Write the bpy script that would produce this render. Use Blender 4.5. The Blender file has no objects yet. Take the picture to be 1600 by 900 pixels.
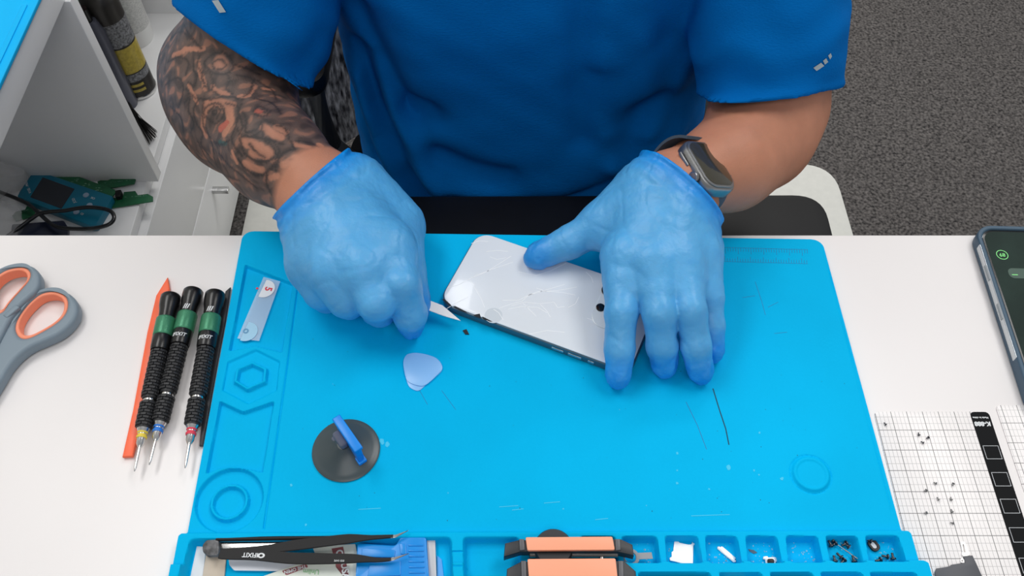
import bpy, bmesh, math, random
import numpy as np
from mathutils import Vector, Matrix, kdtree
from mathutils.bvhtree import BVHTree
random.seed(7); rng = np.random.default_rng(7)

# ------------------------------------------------------------------ camera, world, lights
TABLE = 0.75            # height of the table top
CAM_H = 0.58            # camera above the table top
FOC = 1400.0            # focal length in pixels of a 1600 wide frame
PITCH = math.radians(55.67)
SN, CS = math.sin(PITCH), math.cos(PITCH)
scene = bpy.context.scene
COL = scene.collection
cam_data = bpy.data.cameras.new('camera')
cam = bpy.data.objects.new('camera', cam_data); COL.objects.link(cam)
cam.location = (0, 0, TABLE + CAM_H); cam.rotation_euler = (math.pi/2 - PITCH, 0, 0)
cam_data.sensor_width = 36; cam_data.lens = FOC/1600*36; cam_data.clip_start = 0.01
scene.camera = cam
scene.view_settings.view_transform = 'Standard'; scene.view_settings.look = 'None'
scene.view_settings.gamma = 1.0; scene.view_settings.use_curve_mapping = False
scene.view_settings.exposure = 0.0
world = bpy.data.worlds.new('world'); scene.world = world; world.use_nodes = True
world.node_tree.nodes['Background'].inputs[0].default_value = (0.93, 0.96, 1.0, 1)
world.node_tree.nodes['Background'].inputs[1].default_value = 0.36
def area(name, loc, rot, sx, sy, power, col=(1, 1, 1)):
    l = bpy.data.lights.new(name, 'AREA'); l.shape = 'RECTANGLE'; l.size = sx; l.size_y = sy
    l.energy = power; l.color = col
    o = bpy.data.objects.new(name, l); o.location = loc; o.rotation_euler = rot; COL.objects.link(o)
area('overhead_area_light', (-0.95, 1.05, 2.60), (0, 0, 0), 0.6, 1.2, 17, (1, 0.985, 0.96))
area('overhead_area_light', (0.45, 2.4, 2.60), (0, 0, 0), 1.2, 0.6, 24, (1, 0.985, 0.96))  # unseen lamp added beyond the person to brighten the cabinet fronts
area('overhead_area_light', (0.95, 1.05, 2.60), (0, 0, 0), 0.6, 1.2, 17, (1, 0.985, 0.96))
area('overhead_area_light', (0.0, -0.9, 2.70), (0, 0, 0), 1.5, 0.6, 10, (1, 0.985, 0.96))  # weak fill light added on the camera side

# ------------------------------------------------------------------ helpers
def ray(px, py):
    u, v = px-800, 450-py
    return u/FOC, (FOC*CS+v*SN)/FOC, -(FOC*SN-v*CS)/FOC      # direction with unit depth
def P(px, py, z=0.0):
    """the point at height z above the table top seen at a pixel of the photograph"""
    dx, dy, dz = ray(px, py); t = (CAM_H-z)/(-dz)
    return (dx*t, dy*t, TABLE+z)
def PY(px, py, Y):
    dx, dy, dz = ray(px, py); t = Y/dy
    return (dx*t, Y, TABLE+CAM_H+dz*t)
def PX(px, py, X):
    dx, dy, dz = ray(px, py); t = X/dx
    return (X, dy*t, TABLE+CAM_H+dz*t)
def pts(pl, z): return [P(a, b, z) for a, b in pl]
def proj(V):
    V = np.asarray(V, float); x = V[:, 0]; y = V[:, 1]; zz = V[:, 2]-TABLE-CAM_H
    dep = y*CS-zz*SN; up = y*SN+zz*CS
    return 800+FOC*x/dep, 450-FOC*up/dep, dep
def lin(c):
    return tuple((x/255/12.92 if x/255 <= .04045 else ((x/255+.055)/1.055)**2.4) for x in c)
MATS = {}
def material(name, col, rough=.5, metal=0, spec=.5, noise=0, nscale=30, bump=0, bscale=200, alpha=1, trans=0,
             sss=0, coat=0, attr=None, emit=0, sheen=0, stretch=None, col2=None):
    if name in MATS: return MATS[name]
    m = bpy.data.materials.new(name); m.use_nodes = True; nt = m.node_tree; N = nt.nodes; L = nt.links
    b = N['Principled BSDF']; c = lin(col)+(1,)
    b.inputs['Base Color'].default_value = c; b.inputs['Roughness'].default_value = rough
    b.inputs['Metallic'].default_value = metal; b.inputs['Specular IOR Level'].default_value = spec
    b.inputs['Alpha'].default_value = alpha; b.inputs['Transmission Weight'].default_value = trans
    b.inputs['Coat Weight'].default_value = coat; b.inputs['Sheen Weight'].default_value = sheen
    if sss:
        b.inputs['Subsurface Weight'].default_value = sss; b.inputs['Subsurface Scale'].default_value = .004
    if emit:
        b.inputs['Emission Color'].default_value = c; b.inputs['Emission Strength'].default_value = emit
    tc = N.new('ShaderNodeTexCoord'); src = tc.outputs['Object']
    if stretch:
        mp = N.new('ShaderNodeMapping'); mp.inputs['Scale'].default_value = stretch; L.new(src, mp.inputs[0]); src = mp.outputs[0]
    cur = None
    if attr:
        a = N.new('ShaderNodeAttribute'); a.attribute_name = attr; cur = a.outputs['Color']
    if noise:
        t = N.new('ShaderNodeTexNoise'); t.inputs['Scale'].default_value = nscale; t.inputs['Detail'].default_value = 5
        L.new(src, t.inputs['Vector'])
        r = N.new('ShaderNodeMapRange'); r.inputs[1].default_value = .3; r.inputs[2].default_value = .7
        L.new(t.outputs['Fac'], r.inputs[0])
        mx = N.new('ShaderNodeMix'); mx.data_type = 'RGBA'
        if col2 is None:
            mx.blend_type = 'MULTIPLY'; mx.inputs[0].default_value = 1
            cr = N.new('ShaderNodeMapRange'); cr.inputs[3].default_value = 1-noise; cr.inputs[4].default_value = 1
            L.new(r.outputs[0], cr.inputs[0]); L.new(cr.outputs[0], mx.inputs[7])
        else:
            mx.inputs[7].default_value = lin(col2)+(1,); 
            cr = N.new('ShaderNodeMath'); cr.operation = 'MULTIPLY'; cr.inputs[1].default_value = noise
            L.new(r.outputs[0], cr.inputs[0]); L.new(cr.outputs[0], mx.inputs[0])
        if cur: L.new(cur, mx.inputs[6])
        else: mx.inputs[6].default_value = c
        cur = mx.outputs[2]
    if cur: L.new(cur, b.inputs['Base Color'])
    if bump:
        t = N.new('ShaderNodeTexNoise'); t.inputs['Scale'].default_value = bscale; t.inputs['Detail'].default_value = 4
        L.new(src, t.inputs['Vector'])
        bp = N.new('ShaderNodeBump'); bp.inputs['Strength'].default_value = bump; bp.inputs['Distance'].default_value = .001
        L.new(t.outputs['Fac'], bp.inputs['Height']); L.new(bp.outputs[0], b.inputs['Normal'])
    MATS[name] = m; return m

def tag(o, label=None, cat=None, group=None, kind=None):
    if label: o['label'] = label
    if cat: o['category'] = cat
    if group: o['group'] = group
    if kind: o['kind'] = kind
    return o
def thing(name, loc, label, cat, group=None, rz=0):
    o = bpy.data.objects.new(name, None); o.empty_display_size = .01
    o.location = loc; o.rotation_euler = (0, 0, rz); COL.objects.link(o)
    return tag(o, label, cat, group)
def wloc(o):
    v = Vector((0, 0, 0))
    while o is not None: v += o.location; o = o.parent
    return v
def link(name, me, mat, parent=None, angle=35, local=False, origin=None):
    """link mesh data; coordinates are world unless local=True (then they are in the parent's frame)"""
    me.name = name
    if mat: me.materials.clear(); me.materials.append(mat)
    o = bpy.data.objects.new(name, me); COL.objects.link(o)
    if angle:
        me.shade_smooth()
        if angle < 180: me.set_sharp_from_angle(angle=math.radians(angle))
    if parent is not None:
        o.parent = parent
        if not local: me.transform(Matrix.Translation(-wloc(parent)))
    elif not local:
        n = len(me.vertices); co = np.empty(n*3); me.vertices.foreach_get('co', co); co = co.reshape(-1, 3)
        c = origin if origin is not None else ((co[:, 0].min()+co[:, 0].max())/2, (co[:, 1].min()+co[:, 1].max())/2, co[:, 2].min())
        me.transform(Matrix.Translation(-Vector(c))); o.location = c
    return o
def mesh(V, F):
    me = bpy.data.meshes.new('m'); me.from_pydata([tuple(map(float, v)) for v in V], [], F); me.update(); return me
def fast_mesh(V, Q):
    me = bpy.data.meshes.new('m'); V = np.asarray(V, np.float32); Q = np.asarray(Q, np.int32)
    me.vertices.add(len(V)); me.vertices.foreach_set('co', V.ravel())
    me.loops.add(Q.size); me.loops.foreach_set('vertex_index', Q.ravel())
    me.polygons.add(len(Q)); me.polygons.foreach_set('loop_start', np.arange(0, Q.size, 4, dtype=np.int32))
    me.update(calc_edges=True); me.validate(); return me
def from_bm(bm):
    bmesh.ops.recalc_face_normals(bm, faces=bm.faces)
    me = bpy.data.meshes.new('m'); bm.to_mesh(me); bm.free(); return me
def smooth_loop(pl, n=6, closed=True):
    out = []; m = len(pl); A = [np.array(p, float) for p in pl]
    for i in range(m if closed else m-1):
        p0 = A[(i-1) % m] if closed or i > 0 else A[0]; p1 = A[i]; p2 = A[(i+1) % m]
        p3 = A[(i+2) % m] if closed or i+2 < m else A[-1]
        for k in range(n):
            t = k/n
            out.append(tuple(.5*((2*p1)+(-p0+p2)*t+(2*p0-5*p1+4*p2-p3)*t*t+(-p0+3*p1-3*p2+p3)*t**3)))
    if not closed: out.append(tuple(A[-1]))
    return out
def round_poly(pl, r, n=5):
    out = []; m = len(pl)
    for i in range(m):
        a, b, c = [np.array(pl[j % m][:2], float) for j in (i-1, i, i+1)]
        d1 = a-b; l1 = np.linalg.norm(d1); d2 = c-b; l2 = np.linalg.norm(d2); q = min(r, l1*.45, l2*.45)
        p1 = b+d1/l1*q; p2 = b+d2/l2*q
        for k in range(n+1):
            t = k/n; out.append(tuple((1-t)**2*p1+2*t*(1-t)*b+t*t*p2))
    return out
def bm_prism(bm, poly, z0, z1, bevel=0, seg=2):
    """poly: xy points; adds a closed slab"""
    vs = [bm.verts.new((p[0], p[1], z0)) for p in poly]; f = bm.faces.new(vs)
    r = bmesh.ops.extrude_face_region(bm, geom=[f]); nv = [g for g in r['geom'] if isinstance(g, bmesh.types.BMVert)]
    for v in nv: v.co.z = z1
    if bevel:
        nf = [g for g in r['geom'] if isinstance(g, bmesh.types.BMFace)]
        ed = set(f.edges) if f.is_valid else set()
        for g in nf: ed |= set(g.edges)
        bmesh.ops.bevel(bm, geom=list(ed), offset=bevel, segments=seg, affect='EDGES', profile=.5)
def prism(name, poly, z0, z1, mat, parent=None, bevel=0, r=0, **k):
    if r: poly = round_poly(poly, r)
    bm = bmesh.new(); bm_prism(bm, poly, z0, z1, bevel)
    return link(name, from_bm(bm), mat, parent, **k)
def bm_box(bm, c, s, rot=None, bevel=0):
    r = bmesh.ops.create_cube(bm, size=1); M = Matrix.Translation(Vector(c)) @ (rot.to_4x4() if rot else Matrix()) @ Matrix.Diagonal((*s, 1))
    bmesh.ops.transform(bm, matrix=M, verts=r['verts'])
    if bevel:
        ed = set(e for v in r['verts'] for e in v.link_edges)
        bmesh.ops.bevel(bm, geom=list(ed), offset=bevel, segments=3, affect='EDGES', profile=.5)
def box(name, c, s, mat, parent=None, rot=None, bevel=0, **k):
    bm = bmesh.new(); bm_box(bm, c, s, rot, bevel); return link(name, from_bm(bm), mat, parent, **k)
def slab(name, loops, z0, z1, mat, parent=None, bevel=.0005, res=3, **k):
    """flat shape with holes: outlines (xy) filled, extruded and rounded"""
    cu = bpy.data.curves.new('c', 'CURVE'); cu.dimensions = '2D'; cu.fill_mode = 'BOTH'
    cu.extrude = max((z1-z0)/2-bevel, 1e-5); cu.bevel_depth = bevel; cu.bevel_resolution = res; cu.offset = -bevel
    for lp in loops:
        sp = cu.splines.new('POLY'); sp.points.add(len(lp)-1); sp.use_cyclic_u = True
        for q, p in zip(sp.points, lp): q.co = (p[0], p[1], 0, 1)
    o = bpy.data.objects.new('c', cu); COL.objects.link(o)
    me = bpy.data.meshes.new_from_object(o.evaluated_get(bpy.context.evaluated_depsgraph_get()))
    bpy.data.objects.remove(o); me.transform(Matrix.Translation((0, 0, (z0+z1)/2)))
    return link(name, me, mat, parent, **k)
def tube_mesh(path, rad, n=10, cap=True, flat=None):
    """tube along a 3-D path; rad scalar or list; flat=(wide, thin, up) gives an elliptic section"""
    path = [Vector(p) for p in path]; V = []; F = []; m = len(path); up = Vector((0, 0, 1))
    for i, p in enumerate(path):
        t = (path[min(i+1, m-1)]-path[max(i-1, 0)]).normalized()
        a = t.cross(up)
        if a.length < 1e-4: a = t.cross(Vector((0, 1, 0)))
        a.normalize(); b = a.cross(t).normalized(); r = rad[i] if hasattr(rad, '__len__') else rad
        for k in range(n):
            an = 2*math.pi*k/n
            V.append(p+a*math.cos(an)*r*(flat[0] if flat else 1)+b*math.sin(an)*r*(flat[1] if flat else 1))
    for i in range(m-1):
        for k in range(n): F.append((i*n+k, i*n+(k+1) % n, (i+1)*n+(k+1) % n, (i+1)*n+k))
    if cap: F.append(tuple(range(n))[::-1]); F.append(tuple(range((m-1)*n, m*n)))
    return V, F
def tube(name, path, rad, mat, parent=None, n=10, flat=None, **k):
    V, F = tube_mesh(path, rad, n, flat=flat); bm = bmesh.new(); me = mesh(V, F); bm.from_mesh(me)
    return link(name, from_bm(bm), mat, parent, **k)
def lathe_mesh(prof, n=32, M=None):
    """prof: (radius, axial) pairs along local Z"""
    V = []; F = []; m = len(prof)
    for r, z in prof:
        for k in range(n): a = 2*math.pi*k/n; V.append(Vector((r*math.cos(a), r*math.sin(a), z)))
    for i in range(m-1):
        for k in range(n): F.append((i*n+k, i*n+(k+1) % n, (i+1)*n+(k+1) % n, (i+1)*n+k))
    F.append(tuple(range(n))[::-1]); F.append(tuple(range((m-1)*n, m*n)))
    if M: V = [M @ v for v in V]
    bm = bmesh.new(); me = mesh(V, F); bm.from_mesh(me); bmesh.ops.remove_doubles(bm, verts=bm.verts, dist=1e-7)
    return from_bm(bm)
def lathe(name, prof, mat, parent=None, n=32, M=None, **k): return link(name, lathe_mesh(prof, n, M), mat, parent, **k)
def text(name, s, size, M, mat, parent=None, ext=.00008, align='CENTER', curve_r=None, shear=0, bold=0, sx=1, **k):
    cu = bpy.data.curves.new('t', 'FONT'); cu.body = s; cu.size = size; cu.extrude = ext; cu.align_x = align; cu.align_y = 'CENTER'
    cu.shear = shear; cu.offset = bold; cu.resolution_u = 3
    o = bpy.data.objects.new('t', cu); COL.objects.link(o)
    me = bpy.data.meshes.new_from_object(o.evaluated_get(bpy.context.evaluated_depsgraph_get())); bpy.data.objects.remove(o)
    me.transform(Matrix.Diagonal((sx, 1, 1, 1)))
    if curve_r:
        for v in me.vertices:
            a = v.co.x/curve_r; R = curve_r+v.co.z; v.co = (R*math.sin(a), v.co.y, R*math.cos(a))
    me.transform(M); return link(name, me, mat, parent, angle=0, **k)
def TR(loc, rz=0): return Matrix.Translation(Vector(loc)) @ Matrix.Rotation(rz, 4, 'Z')

# ------------------------------------------------------------------ implicit surfaces
def smin(a, b, k):
    if k <= 0: return np.minimum(a, b)
    h = np.clip(.5+.5*(b-a)/k, 0, 1); return b+(a-b)*h-k*h*(1-h)
def cone(p, a, b, r1, r2):
    a = np.array(a, np.float32); b = np.array(b, np.float32); ba = b-a; l2 = float(ba@ba); rr = r1-r2; a2 = l2-rr*rr
    if a2 <= 0: return np.linalg.norm(p-a, axis=1)-max(r1, r2)
    il2 = 1/l2; pa = p-a; y = pa@ba; z = y-l2; q = pa*l2-np.outer(y, ba).astype(np.float32); x2 = np.einsum('ij,ij->i', q, q)
    y2 = y*y*l2; z2 = z*z*l2; k = np.sign(rr)*rr*rr*x2
    r = (np.sqrt(x2*a2*il2)+y*rr)*il2-r1
    c1 = np.sign(z)*a2*z2 > k; c2 = np.sign(y)*a2*y2 < k
    r = np.where(c2, np.sqrt(x2+y2)*il2-r1, r); return np.where(c1, np.sqrt(x2+z2)*il2-r2, r)
def chain(p, js, k=.004, dr=0.0):
    d = None
    for (a, r1), (b, r2) in zip(js, js[1:]):
        e = cone(p, a, b, r1+dr, r2+dr); d = e if d is None else smin(d, e, k)
    return d
def ellipsoid(p, c, r, R=None):
    q = p-np.array(c, np.float32)
    if R is not None: q = q@np.array(R, np.float32)
    r = np.array(r, np.float32); k0 = np.linalg.norm(q/r, axis=1); k1 = np.linalg.norm(q/(r*r), axis=1)+1e-9
    return k0*(k0-1)/k1
def wob(p, lam, seed):
    g = np.random.default_rng(seed); out = 0
    for i in range(5):
        d = g.normal(size=3); d /= np.linalg.norm(d); out = out+np.sin((p@d.astype(np.float32))*(2*math.pi/lam*(.7+.6*g.random()))+g.random()*6.28)
    return out/5
def polygonize(fn, lo, hi, h, B=8, marg=1.5):
    lo = np.array(lo, np.float32); hi = np.array(hi, np.float32)
    nb = np.ceil((hi-lo)/(h*B)).astype(int)+1; n = nb*B
    bc = np.stack(np.meshgrid(*[np.arange(k) for k in nb], indexing='ij'), -1).reshape(-1, 3)
    cp = lo+(bc*B+(B-1)/2)*h
    dc = fn(cp.astype(np.float32)); keep = np.abs(dc) < B*h*.9*marg
    vol = np.where(dc < 0, -1, 1).astype(np.float32).reshape(nb)
    vol = np.repeat(np.repeat(np.repeat(vol, B, 0), B, 1), B, 2)
    loc = np.stack(np.meshgrid(*[np.arange(B)]*3, indexing='ij'), -1).reshape(-1, 3); kb = bc[keep]
    for i in range(0, len(kb), 600):
        idx = (kb[i:i+600, None, :]*B+loc[None]).reshape(-1, 3)
        vol[idx[:, 0], idx[:, 1], idx[:, 2]] = fn((lo+idx*h).astype(np.float32))
    ins = vol < 0; c = [slice(0, -1), slice(1, None)]
    cnt = sum(ins[c[a], c[b], c[d]].astype(np.int8) for a in (0, 1) for b in (0, 1) for d in (0, 1))
    act = np.argwhere((cnt > 0) & (cnt < 8)); vid = np.full(cnt.shape, -1, np.int32); vid[tuple(act.T)] = np.arange(len(act))
    offs = [(a, b, d) for a in (0, 1) for b in (0, 1) for d in (0, 1)]
    val = {o: vol[act[:, 0]+o[0], act[:, 1]+o[1], act[:, 2]+o[2]] for o in offs}
    S = np.zeros((len(act), 3)); W = np.zeros(len(act))
    for o in offs:
        for ax in range(3):
            if o[ax] == 0:
                o2 = list(o); o2[ax] = 1; o2 = tuple(o2); v1 = val[o]; v2 = val[o2]; m = (v1 < 0) != (v2 < 0)
                t = np.where(m, v1/np.where(m, v1-v2, 1), 0); q = np.tile(np.array(o, float), (len(act), 1)); q[:, ax] += t
                S += q*m[:, None]; W += m
    V = lo+(act+S/W[:, None])*h; Q = []
    for ax in range(3):
        s1 = [slice(None)]*3; s2 = [slice(None)]*3; s1[ax] = slice(0, -1); s2[ax] = slice(1, None)
        e = np.argwhere(ins[tuple(s1)] != ins[tuple(s2)]); b_, c_ = [(1, 2), (2, 0), (0, 1)][ax]
        e = e[(e[:, b_] > 0) & (e[:, c_] > 0) & (e[:, b_] < cnt.shape[b_]) & (e[:, c_] < cnt.shape[c_])]
        sg = ins[tuple(e.T)]
        def at(db, dc_):
            q = e.copy(); q[:, b_] -= db; q[:, c_] -= dc_; return vid[tuple(q.T)]
        q = np.stack([at(1, 1), at(0, 1), at(0, 0), at(1, 0)], 1); q[~sg] = q[~sg][:, ::-1]; Q.append(q)
    Q = np.concatenate(Q); Q = Q[(Q >= 0).all(1)]
    return V, Q
def poly_sd(X, Y, pl):
    """signed distance to a 2-D polygon, negative inside"""
    pl = [np.array(p[:2], float) for p in pl]; d = np.full(X.shape, 1e9); s = np.ones(X.shape)
    for i in range(len(pl)):
        a = pl[i]; b = pl[i-1]; e = b-a; wx = X-a[0]; wy = Y-a[1]; t = np.clip((wx*e[0]+wy*e[1])/(e@e), 0, 1)
        d = np.minimum(d, (wx-e[0]*t)**2+(wy-e[1]*t)**2)
        c1 = Y >= a[1]; c2 = Y < b[1]; c3 = e[0]*wy > e[1]*wx
        s = np.where((c1 & c2 & c3) | (~c1 & ~c2 & ~c3), -s, s)
    return s*np.sqrt(d)
def seg_d(X, Y, pl):
    d = np.full(X.shape, 1e9)
    for a, b in zip(pl, pl[1:]):
        a = np.array(a[:2], float); e = np.array(b[:2], float)-a; wx = X-a[0]; wy = Y-a[1]; t = np.clip((wx*e[0]+wy*e[1])/(e@e), 0, 1)
        d = np.minimum(d, (wx-e[0]*t)**2+(wy-e[1]*t)**2)
    return np.sqrt(d)
# ------------------------------------------------------------------ the setting
m_carpet = material('carpet', (116, 112, 110), rough=.95, spec=.1, noise=1, nscale=190, col2=(40, 39, 40), bump=1.0, bscale=420)
m_wall = material('wall_paint', (225, 222, 214), rough=.8, noise=.04, nscale=3)
m_white = material('white_laminate', (240, 240, 240), rough=.35, noise=.03, nscale=12, bump=.03, bscale=300)
m_table = material('table_laminate', (238, 234, 233), rough=.32, noise=.03, nscale=6, bump=.02, bscale=500)
m_edge = material('laminate_edge', (246, 247, 248), rough=.4)
m_blackpl = material('black_plastic', (18, 18, 20), rough=.42, spec=.35, noise=.2, nscale=40)
m_metal = material('brushed_steel', (200, 200, 200), rough=.25, metal=1)
def struct(o): return tag(o, kind='structure')
struct(box('floor', (0.3, 1.2, -.01), (4.2, 5.0, .02), m_carpet))
struct(box('wall_back', (0.3, 3.72, 1.3), (4.2, .04, 2.6), m_wall))
struct(box('wall_left', (-1.82, 1.2, 1.3), (.04, 5.0, 2.6), m_wall))

# worktable with its pull-out tray
edgeY = P(800, 367, 0)[1]
tb = thing('worktable', (0, edgeY-.4, 0), 'white laminate worktable that fills the lower half of the photo', 'table')
box('table_top', (0.1, edgeY-.39, TABLE-.0125), (2.1, .78, .025), m_table, tb, bevel=.0012)
for x in (-.86, 1.06):
    for y in (edgeY-.72, edgeY-.06): box('leg', (x, y, (TABLE-.025)/2), (.05, .05, TABLE-.025), m_white, tb, bevel=.002)
zt = -.085
tr = [P(452, 306, zt), P(1286, 303, zt)]
tp = round_poly([(tr[0][0], edgeY-.25), (tr[1][0], edgeY-.25), (tr[1][0], tr[1][1]), (tr[0][0], tr[0][1])], .03, 8)
tray = prism('keyboard_tray', tp, TABLE+zt-.016, TABLE+zt, m_blackpl, tb, bevel=.003)
tag(tray, 'black pull-out keyboard tray')
for x in (tr[0][0]+.02, tr[1][0]-.02): box('tray_runner', (x, edgeY-.2, TABLE-.025-.03), (.012, .28, .06), m_metal, tb)
# chair mat on the carpet
ZF = -TABLE+.004
c1 = P(400, 262, ZF); c2 = P(1297, 256, ZF)
cm = round_poly([(c1[0], .25), (c2[0]+.02, .25), (c2[0]+.005, c2[1]), (c1[0]+.0, c2[1])], .07, 8)
o = prism('chair_mat', cm, 0, .004, material('mat_vinyl', (222, 222, 216), rough=.5, noise=.06, nscale=90), bevel=.001)
tag(o, 'off-white floor protector mat with rounded corners lying on the dark carpet', 'floor mat')

# ------------------------------------------------------------------ white cabinet on the left
X0 = -.518; ZS = .345; ZT = .70; yn = edgeY+.012; yf = 1.25; yd = .868; t = .018
cb = thing('cabinet', (X0-.22, (yn+yf)/2, 0), 'white open cabinet with drawers left of the seated person', 'cabinet')
xc = X0-.22
box('top_board', (xc, (yn+yf)/2, ZT-.02), (.44, yf-yn, .04), m_white, cb, bevel=.001)
box('shelf', (xc-.004, (yn+yf)/2, ZS-.009), (.425, yf-yn-.002, .018), m_white, cb, bevel=.001)
box('divider', (xc+.006, yd, (ZS+ZT-.04)/2), (.44, t, ZT-.04-ZS), m_white, cb, bevel=.001)
box('end_panel', (xc, yf-.009, (ZT-.04)/2), (.44, t, ZT-.04), m_white, cb, bevel=.001)
box('end_panel', (xc, yn+.009, (ZS-.02)/2), (.44, t, ZS-.02), m_white, cb, bevel=.001)
box('back_panel', (X0-.43, (yn+yf)/2, (ZT-.04)/2), (.02, yf-yn-.04, ZT-.042), m_white, cb)
box('plinth', (xc-.02, (yn+yf)/2, .015), (.40, yf-yn-.04, .03), m_white, cb)
ymid = PX(322, 262, X0)[1]
fronts = [(yn+.002, yd-.16), (yd-.156, yf-.002)]
for (a, b) in fronts:
    for (za, zb) in ((.03, .178), (.182, ZS-.02)):
        d = box('drawer', (X0-.008, (a+b)/2, (za+zb)/2), (.018, b-a, zb-za), m_white, cb, bevel=.0012)
h = PX(345, 297, X0+.015)
hz, hy = h[2], h[1]
box('handle', (X0+.012, hy, hz), (.034, .011, .008), m_metal, d, bevel=.001)
# turquoise mat lying on the cabinet top
m_sil = material('blue_silicone', (0, 178, 240), rough=.5, spec=.2, noise=.05, nscale=14, bump=.05, bscale=700)
ed = [PX(140/2.37, 0, 0) if False else P(59, 0, ZT-TABLE+.004), P(0, 139, ZT-TABLE+.004)]
bx = (ed[0][0]+ed[1][0])/2
o = slab('silicone_mat', [round_poly([(bx, yn+.03), (bx, yf-.05), (X0-.42, yf-.05), (X0-.42, yn+.03)], .02)], ZT, ZT+.005, m_sil, bevel=.0012)
tag(o, 'blue silicone mat lying on top of the white cabinet', 'mat')
bm = bmesh.new()
for i in range(5): bm_box(bm, (bx-.012, yn+.1+i*.16, ZT+.0055), (.006, .15, .002), bevel=.0008)
link('raised_rib', from_bm(bm), m_sil, o, local=False)
# ------------------------------------------------------------------ the blue repair mat: one relief surface
PADZ = .0045
def Q2(pl, z=PADZ): return [P(a, b, z)[:2] for a, b in pl]
TL = np.array(P(380, 361, PADZ)[:2]); TRr = np.array(P(1284, 374, PADZ)[:2])
BL = np.array(P(293, 833, PADZ)[:2]); BR = np.array(P(1408, 829, PADZ)[:2])
def mat_edges():
    ncol, nrow = 780, 520
    t1 = 1.30                                  # the tray strip continues past the lower border of the photo
    T = np.linspace(0, t1, nrow)[:, None]; S = np.linspace(0, 1, ncol)[None, :]
    Lx = TL[None]+(BL-TL)[None]*T; Rx = TRr[None]+(BR-TRr)[None]*T
    Lx = np.broadcast_to(Lx, (nrow, 2)).copy(); Rx = np.broadcast_to(Rx, (nrow, 2)).copy()
    hgt = np.linalg.norm(BL-TL); w = T[:, 0]*hgt; r = .009
    inset = np.where(w < r, r-np.sqrt(np.maximum(r*r-(r-w)**2, 0)), 0)
    hb = t1*hgt-w; inset += np.where(hb < r, r-np.sqrt(np.maximum(r*r-(r-hb)**2, 0)), 0)
    fl = np.clip((w-(hgt-.001))/.005, 0, 1); flare = .004*fl*fl*(3-2*fl)
    fl = np.clip((w-(hgt+.022))/.003, 0, 1); flare2 = .004*fl*fl*(3-2*fl)
    ux = (TRr-TL)/np.linalg.norm(TRr-TL)
    Lx += ux[None]*(inset-flare)[:, None]; Rx -= ux[None]*(inset-flare-flare2)[:, None]
    XY = Lx[:, None, :]*(1-S[..., None])+Rx[:, None, :]*S[..., None]
    return XY, w, hgt
XY, MW, MH = mat_edges()
GX, GY = XY[..., 0], XY[..., 1]
def ss(d, w): q = np.clip(d/w+.5, 0, 1); return q*q*(3-2*q)       # 0 inside .. 1 outside
Z = np.full(GX.shape, PADZ)
Wg = np.broadcast_to(MW[:, None], GX.shape)
Z += .0045*ss(Wg-(MH+.001), .002)
Z += .004*ss(Wg-(MH+.0225), .0015)
def pocket(pl, depth, w=.0011, r=.002, z=PADZ, floor=None):
    global Z
    d = poly_sd(GX, GY, round_poly(Q2(pl, z), r))
    k = 1-ss(d+w/2, w)
    if floor is not None: Z = Z*(1-k)+floor*k
    else: Z = Z-depth*k
def ring(c, r0, r1, h):
    global Z
    cx, cy = P(*c, PADZ)[:2]; d = np.abs(np.hypot(GX-cx, GY-cy)-(r0+r1)/2)-(r1-r0)/2; Z = Z+h*(1-ss(d, .0012))
pocket([(383, 413), (458, 442), (441, 551), (399, 541), (357, 549)], .0034)
pocket([(400, 545), (438, 564), (433, 610), (388, 632), (346, 610), (355, 565)], .0018, r=.001)
hexo = [(395, 566), (418, 577), (416, 598), (387, 611), (366, 598), (370, 577)]
hc = np.mean(hexo, axis=0); hexi = [tuple(hc+(np.array(p)-hc)*.78) for p in hexo]
do = poly_sd(GX, GY, Q2(hexo)); di = poly_sd(GX, GY, Q2(hexi)); Z = Z+.0034*(1-ss(np.maximum(do, -di), .001))
pocket([(343, 626), (380, 643), (429, 626), (411, 739), (385, 733), (360, 730), (340, 733), (321, 741)], .0034)
cc = P(358, 781, PADZ); pr = .0222
Z = Z-.0034*(1-ss(np.hypot(GX-cc[0], GY-cc[1])-pr, .0014))
ring((358, 784), .0103, .0128, .0034)
Z = Z-.0012*(1-ss(seg_d(GX, GY, Q2([(466, 446), (451, 556), (412, 826)]))-.0005, .001))
Z = Z-.0007*(1-ss(seg_d(GX, GY, Q2([(1288, 395), (1320, 520), (1394, 800)]))-.0004, .001))*0.7
bc_ = P(1267, 741, PADZ); rr = np.hypot(GX-bc_[0], GY-bc_[1]); rb = .0132
Z = Z+.0016*(1-ss(rr-rb+.001, .0014))-.0007*(1-ss(np.abs(rr-rb-.0006)-.0004, .0008))-.0006*(1-ss(rr-rb+.0035, .001))
zt6 = .009; FL = .0008
W4 = .0026
pocket([(296, 841), (706, 838), (712, 960), (266, 960)], 0, w=W4, r=.004, z=zt6, floor=FL)
pocket([(722, 838), (812, 838), (822, 960), (726, 960)], 0, w=W4, r=.004, z=zt6, floor=FL)
for yy in (860, 885): pocket([(703, yy), (724, yy), (724, yy+3), (703, yy+3)], .002, w=.001, r=.0005, z=zt6)
row1 = [[(905, 837), (962, 837), (968, 883), (910, 883)], [(970, 837), (1027, 837), (1034, 883), (975, 883)],
        [(1038, 836), (1091, 837), (1099, 883), (1042, 883)], [(1101, 836), (1152, 837), (1161, 883), (1105, 883)],
        [(1164, 836), (1214, 837), (1224, 883), (1169, 883)], [(1227, 836), (1278, 837), (1288, 882), (1232, 882)],
        [(1289, 836), (1340, 837), (1351, 882), (1297, 882)], [(1351, 836), (1404, 836), (1418, 881), (1358, 881)]]
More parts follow.
